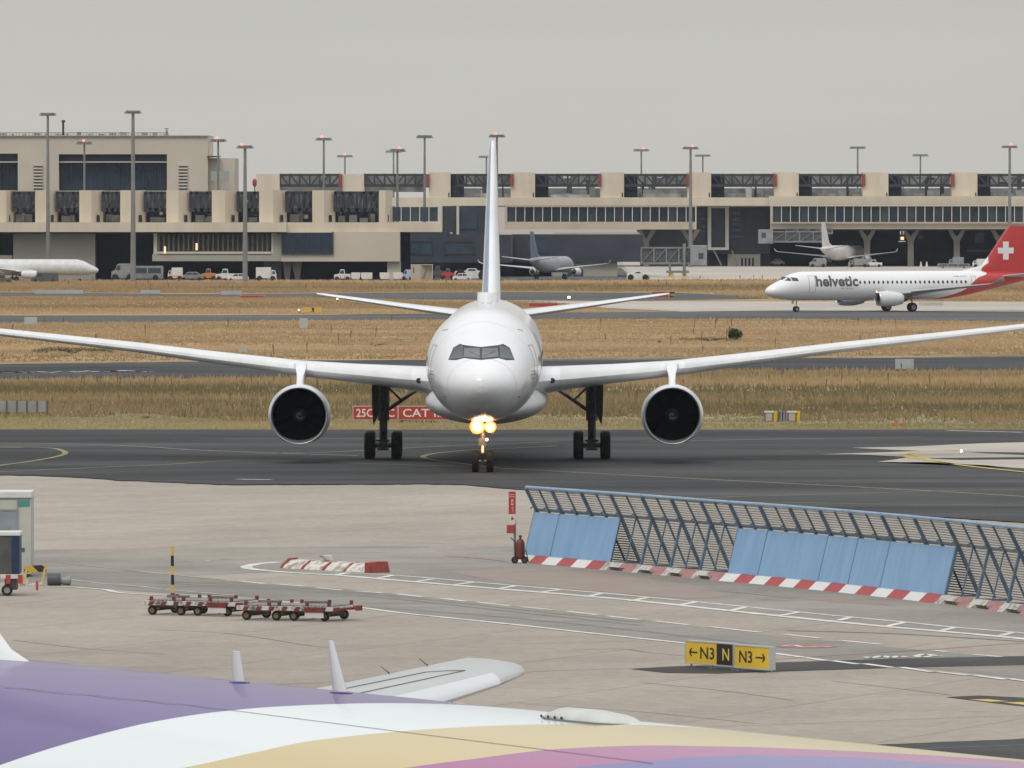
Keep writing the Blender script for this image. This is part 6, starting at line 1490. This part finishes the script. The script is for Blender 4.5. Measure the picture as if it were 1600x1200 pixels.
def rib(s, thick, name):
    mb = MB(); a, b, c, d = [fpt(s, *q) for q in (TOP, BEND, BOT, STR)]; u = fdir(s)
    w_ = .115 if thick else .06
    mb.bar(a, b, w_, w_ * .8, up=u); mb.bar(b, c, w_, w_ * .8, up=u); mb.bar(b + Vector((0, 0, .02)), d, w_ * .75, w_ * .75, up=u)
    m1 = b * .45 + c * .55; m2 = b * .35 + d * .65
    if thick: mb.bar(c, d, .07, .07, up=u)
    if True:   # looped bracket above the strut head
        for k in range(5):
            a0 = math.pi * k / 5; a1 = math.pi * (k + 1) / 5
            p = lambda q: b + ns_(s) * (.11 - .11 * math.cos(q)) + Vector((0, 0, .02 + .07 * math.sin(q)))
            mb.bar(p(a0), p(a1), .035, .035, up=u)
    return mb.build(name, M_fbl, t)
for i in range(len(bs) - 1):
    s0, s1 = bs[i], bs[i + 1]; sm = (s0 + s1) / 2
    rib(s0, True, 'frame'); rib(sm, False, 'rib')
    mb = MB(); a, b = fpt(s0 + .03, TOP[0], TOP[1] + .05), fpt(s1 - .03, TOP[0], TOP[1] + .05)
    mb.tube(a, b, .06, n=10); mb.build('top_rail', M_flt, t)
    mb = MB(); mb.bar(fpt(s0 + .05, BEND[0] - .05, BEND[1]), fpt(s1 - .05, BEND[0] - .05, BEND[1]), .09, .06); mb.build('mid_rail', M_fbl, t)
    mb = MB()
    for (A_, B_, n_) in ((TOP, BEND, 9), (BEND, BOT, 19)):
        for k in range(n_):
            f_ = (k + .6) / n_; n__ = A_[0] + (B_[0] - A_[0]) * f_ - .05; z = A_[1] + (B_[1] - A_[1]) * f_
            p, q = fpt(s0 + .04, n__, z), fpt(s1 - .04, n__, z); mb.bar(p, q, .05, .042)
    mb.build('louvre', M_slt, t)
def strutpt(s, f_, out_=.04):
    n_ = BEND[0] + (STR[0] - BEND[0]) * f_ + out_; z = BEND[1] + (STR[1] - BEND[1]) * f_; return fpt(s, n_, z)
for a, b in ((0, 1), (1, 3.05), (7, 8), (8, 10), (10, 11), (11, 12), (12, 14)):
    g_ = lambda q: float(np.interp(q, range(len(bs)), bs))
    s0, s1 = g_(a) + .05, g_(b) - .03; mb = MB(); n_ = 8
    top = [strutpt(s0 + (s1 - s0) * k / n_, .06, .06) for k in range(n_ + 1)]; bot = [strutpt(s0 + (s1 - s0) * k / n_, .99, .06) for k in range(n_ + 1)]
    nn = ns_(s0) * .03; vs = top + bot + [p - nn for p in top] + [p - nn for p in bot]; m_ = n_ + 1; fs = []
    for k in range(n_): fs += [(k, k + 1, m_ + k + 1, m_ + k), (2 * m_ + k, 3 * m_ + k, 3 * m_ + k + 1, 2 * m_ + k + 1), (k, 2 * m_ + k, 2 * m_ + k + 1, k + 1), (m_ + k, m_ + k + 1, 3 * m_ + k + 1, 3 * m_ + k)]
    fs += [(0, m_, 3 * m_, 2 * m_), (n_, 2 * m_ + n_, 3 * m_ + n_, m_ + n_)]
    mb.add(vs, fs); mb.build('solid_panel', M_pan, t)
M_krw = mat('kerb_white', (.72, .72, .70), (.66, .66, .64), 2, rough=.6); M_krr = mat('kerb_red', (.42, .075, .07), (.36, .065, .06), 2, rough=.6)
M_krw2 = mat('kerb_white_worn', (.56, .54, .49), (.26, .25, .23), 3.5, rough=.85, detail=8, lo=.48, hi=.64); M_krr2 = mat('kerb_pink_worn', (.46, .22, .21), (.30, .17, .16), 3.5, rough=.85, detail=8)
for i in range(len(bs) - 1):
    for h in (0, 1):
        s0 = bs[i] + (bs[i + 1] - bs[i]) * h / 2; s1 = bs[i] + (bs[i + 1] - bs[i]) * (h + 1) / 2
        covered = i < 3 or 7 <= i < 14
        pr = [(.42, 0), (.30, .10), (.12, .27), (-.12, .27), (-.12, 0)]
        e0, e1 = s0 + .015, s1 - .015
        mb = MB()
        if covered:
            ra = [fpt(e0, *q) for q in pr]; rb = [fpt(e1, *q) for q in pr]; mb.loft([ra, rb]); mb.build('kerb_block', M_krw if h == 0 else M_krr, t, bevel=.01)
        else:   # worn block with a drain notch at the middle of the bay
            cut = e1 - (e1 - e0) * .62 if h == 0 else e0 + (e1 - e0) * .42
            full = (e0, cut) if h == 0 else (cut, e1); rest = (cut, e1) if h == 0 else (e0, cut)
            ra = [fpt(full[0], *q) for q in pr]; rb = [fpt(full[1], *q) for q in pr]; mb.loft([ra, rb])
            pr2 = [(.27, .12), (.12, .27), (-.12, .27), (-.12, .12)]
            ra = [fpt(rest[0], *q) for q in pr2]; rb = [fpt(rest[1], *q) for q in pr2]; mb.loft([ra, rb]); mb.build('kerb_block', M_krw2 if h == 0 else M_krr2, t)

# red sign post and fire extinguisher trolley at the fence end
g = G(804.5, 880)
s_ = F / g.y
t = thing('sign_post', 'grey post with a tall narrow red notice at the left end of the blast fence', 'sign', g)
mb = MB(); mb.tube((0, 0, 0), (0, 0, 1.6), .045, n=10); mb.build('post', M_mast, t)
mb = MB(); mb.box(-.23, .03, -.06, -.03, (880 - 803) / s_, (880 - 768) / s_); p = mb.build('red_board', M_red, t)
mb = MB(); zb_ = (880 - 789) / s_; mb.box(-.13, -.06, -.066, -.061, zb_, zb_ + .2); mb.box(-.115, -.075, -.07, -.067, zb_ + .04, zb_ + .16, 1); mb.build('pictogram', [M_whitep, M_red], p)
for zq, tx in (((880 - 772.5) / s_, 'Feuer'), ((880 - 776) / s_, 'FIRE')):
    vs, fs = text_flat(tx, .2, .045); mesh_from('lettering', [(x - .2, -.066, z + zq - .02) for x, _, z in vs], fs, M_sgw, p)
mb = MB(); [mb.box(-.12 + .02 * k, -.06, -.066, -.061, (880 - 794 - k * 3) / s_, (880 - 793 - k * 3) / s_) for k in range(3)]; mb.build('small_print', M_sgw, p)
mb = MB(); mb.box(-.2, .02, -.06, -.035, (880 - 819) / s_, (880 - 804) / s_); p = mb.build('white_board', M_whitep, t)
mb = MB(); mb.box(-.14, -.05, -.065, -.061, (880 - 812) / s_, (880 - 808) / s_); mb.build('print_mark', M_red, p)
mb = MB(); mb.box(-.30, -.02, -.12, .05, (880 - 833) / s_, (880 - 820) / s_); mb.build('red_box', M_redp, t, bevel=.015)
t = thing('fire_extinguisher', 'red wheeled fire extinguisher trolley at the left end of the blast fence', 'fire extinguisher', g + Vector((.20, -.15, 0)))
M_ext = mat('extinguisher_red', (.20, .035, .025), (.10, .025, .02), 4, rough=.45)
mb = MB(); mb.lathe([(.14, .02), (.16, .15), (.2, .17), (.75, .16), (.86, .11), (.9, .04)], (0, 0, 0), 'Z', 18, cap0=True, cap1=True); mb.build('cylinder', M_ext, t, True)
mb = MB(); mb.tube((0, 0, .9), (0, 0, 1.0), .04); mb.box(-.06, .06, -.04, .04, .96, 1.03); mb.tube((.03, -.17, .75), (.14, -.2, .4), .025); mb.build('valve', M_dark, t)
mb = MB(); mb.tube((-.18, 0, .15), (-.2, 0, .8), .02); mb.tube((-.2, 0, .8), (-.36, 0, .95), .02); mb.tube((.2, 0, .5), (.3, 0, .05), .02); mb.build('handle', M_dark, t)
for x in (-.2, .16):
    mb = MB(); wheel_y(mb, (x, -.12, .13), .13, .07); mb.build('wheel', [M_rubber, M_dark], t, 40)
# small yellow and grey vehicle hidden behind the fence
gv = G(1375, 880); V('yellow_loader', 'yellow and grey loader half hidden behind the blast fence', 'loader', 1380, 352, 2.2, 1.1, 1.35, 'tug', M_vyellow)

# ================================================================== left edge: cabin, container on dolly, striped barrier
Dl = CAMZ / -ray(800, 902).z
t = thing('service_cabin', 'tall pale cabin with a teal label, cut by the left edge', 'cabin', (XX(-40, Dl), Dl, 0)); W = XX(48, Dl) - XX(-40, Dl); s_ = F / Dl
zz = lambda py: (902 - py) / s_
mb = MB(); mb.box(0, W, 0, 2.2, .12, zz(778)); mb.build('wall', mat('cabin_panel', (.47, .475, .42), (.42, .425, .375), .8, rough=.6), t)
mb = MB(); mb.box(-.03, W + .03, -.06, 2.3, zz(778) + .002, zz(768)); mb.build('roof', M_vwhite, t, bevel=.02)
mb = MB(); mb.box(-.02, W + .015, -.03, .0, zz(779.5), zz(778)); mb.build('cornice', M_vgrey, t)
mb = MB(); mb.box(W - .43, W - .04, -.02, -.001, zz(791), zz(781.5)); mb.build('teal_label', mat('teal', (.06, .26, .25), rough=.5), t)
mb = MB(); mb.box(0, W - .48, -.03, -.001, zz(900), zz(797)); pn = mb.build('window_bay', mat('cabin_glass', (.30, .34, .37), (.22, .26, .29), 1.2, rough=.3), t)
mb = MB(); mb.box(W - .49, W - .45, -.05, -.001, zz(900), zz(782)); mb.box(0, W - .49, -.05, -.001, zz(798), zz(795.5)); mb.box(.5, W - .76, -.06, -.031, zz(828), zz(820)); mb.build('window_frame', M_vgrey, t)
mb = MB(); mb.box(W - .34, W - .22, -.02, -.001, zz(862), zz(856)); mb.build('lock_plate', M_vdark, t)
mb = MB(); mb.box(W - .42, W - .34, -.03, -.001, zz(833), zz(828)); mb.build('side_lamp', M_vorange, t)
mb = MB(); mb.box(.1, W - .1, .1, 2, 0, .119); mb.build('skid', M_dark, t)
Dc = CAMZ / -ray(800, 931).z; s_ = F / Dc; zz = lambda py: (931 - py) / s_
t = thing('cargo_container', 'dark container with a blue edge and white lid on a dolly, at the left edge', 'container', (XX(-40, Dc), Dc, 0)); W = XX(30, Dc) - XX(-40, Dc)
mb = MB(); mb.box(0, W - .26, 0, 1.5, zz(896), zz(837)); mb.build('shell', mat('container_dark', (.085, .09, .085), (.06, .065, .06), 2, rough=.5), t)
mb = MB(); mb.box(W - .26, W, -.03, 1.5, zz(896), zz(837)); mb.build('corner_post', mat('container_blue', (.018, .035, .11), (.015, .025, .06), 3, rough=.5), t)
mb = MB(); mb.box(-.03, W + .03, -.05, 1.55, zz(837) + .002, zz(831)); mb.build('lid', M_vwhite, t, bevel=.015)
t = thing('container_dolly', 'red and white dolly carrying the dark container at the left edge', 'dolly', (XX(-40, Dc), Dc, 0))
mb = MB(); mb.box(0, W + .1, -.05, 1.5, zz(904), zz(897)); mb.bar((W, .2, .35), (W + .75, .2, .42), .09, .06); mb.box(W + .2, W + .28, .1, .3, .2, .55); mb.build('deck_frame', M_whitep, t)
mb = MB(); [mb.box(q, q + .16, -.07, -.052, zz(912), zz(898)) for q in (.7, 1.05, W - .05)]; mb.box(W + .55, W + .62, .1, .3, .18, .5); mb.build('red_bracket', M_redp, t)
mb = MB(); mb.box(W - .5, W - .1, .0, 1.2, .2, zz(904)); mb.build('axle', M_dark, t)
for q in (.5, W - .42):
    mb = MB(); wheel_y(mb, (q, .02, .19), .19, .13); mb.build('wheel', [M_rubber, M_rim], t, 40)
gg = G(55, 915); s_ = F / gg.y
t = thing('striped_barrier', 'yellow and black striped hoop barrier beside the container dolly', 'barrier', gg)
M_st = bpy.data.materials.new('hazard_stripes'); M_st.use_nodes = True; n_ = M_st.node_tree; b_ = n_.nodes['Principled BSDF']; b_.inputs['Roughness'].default_value = .6
tc_ = n_.nodes.new('ShaderNodeTexCoord'); wv = n_.nodes.new('ShaderNodeTexWave'); wv.bands_direction = 'DIAGONAL'; wv.inputs['Scale'].default_value = .85
rp = n_.nodes.new('ShaderNodeValToRGB'); rp.color_ramp.interpolation = 'CONSTANT'; rp.color_ramp.elements[0].color = (.02, .02, .02, 1); rp.color_ramp.elements[1].color = (.50, .33, .05, 1); rp.color_ramp.elements[1].position = .5
n_.links.new(tc_.outputs['Object'], wv.inputs[0]); n_.links.new(wv.outputs[0], rp.inputs[0]); n_.links.new(rp.outputs[0], b_.inputs['Base Color'])
mb = MB(); mb.bar((-.38, 0, .56), (.38, 0, .60), .07, .24); mb.build('top_board', M_st, t)
for x0, x1 in ((-.30, -.38), (.34, .22)):
    mb = MB(); mb.bar((x0, 0, .6), (x1, -.1, 0), .07, .10, up=(0, 1, 0)); mb.build('leg', M_vyellow, t)
t = thing('grey_drum', 'grey cylinder drum lying right of the striped hoop barrier', 'drum', gg + Vector((.42, .1, 0)))
mb = MB(); mb.lathe([(0, .20), (.04, .215), (.42, .215), (.46, .20)], (0, 0, .215), 'X', 20, cap0=True, cap1=True); mb.build('drum_body', M_vdark, t, 40)
mb = MB(); mb.lathe([(.46, .12), (.62, .14), (.78, .16), (.82, .08)], (0, 0, .16), 'X', 16, cap0=True, cap1=True); mb.build('drum_cap', M_vgrey, t, 40)

# ================================================================== air
m = bpy.data.materials.new('haze'); m.use_nodes = True; n_ = m.node_tree; n_.nodes.clear()
o_ = n_.nodes.new('ShaderNodeOutputMaterial'); v_ = n_.nodes.new('ShaderNodeVolumePrincipled')
v_.inputs['Color'].default_value = (.80, .88, 1.0, 1); v_.inputs['Density'].default_value = 2.6e-5; v_.inputs['Anisotropy'].default_value = 0.0
n_.links.new(v_.outputs[0], o_.inputs['Volume'])
mb = MB(); mb.box(-600, 600, -60, 2600, -1, 60); hz = mb.build('haze', m); tag(hz, 'thin pale summer haze over the whole airfield', 'haze', kind='stuff')
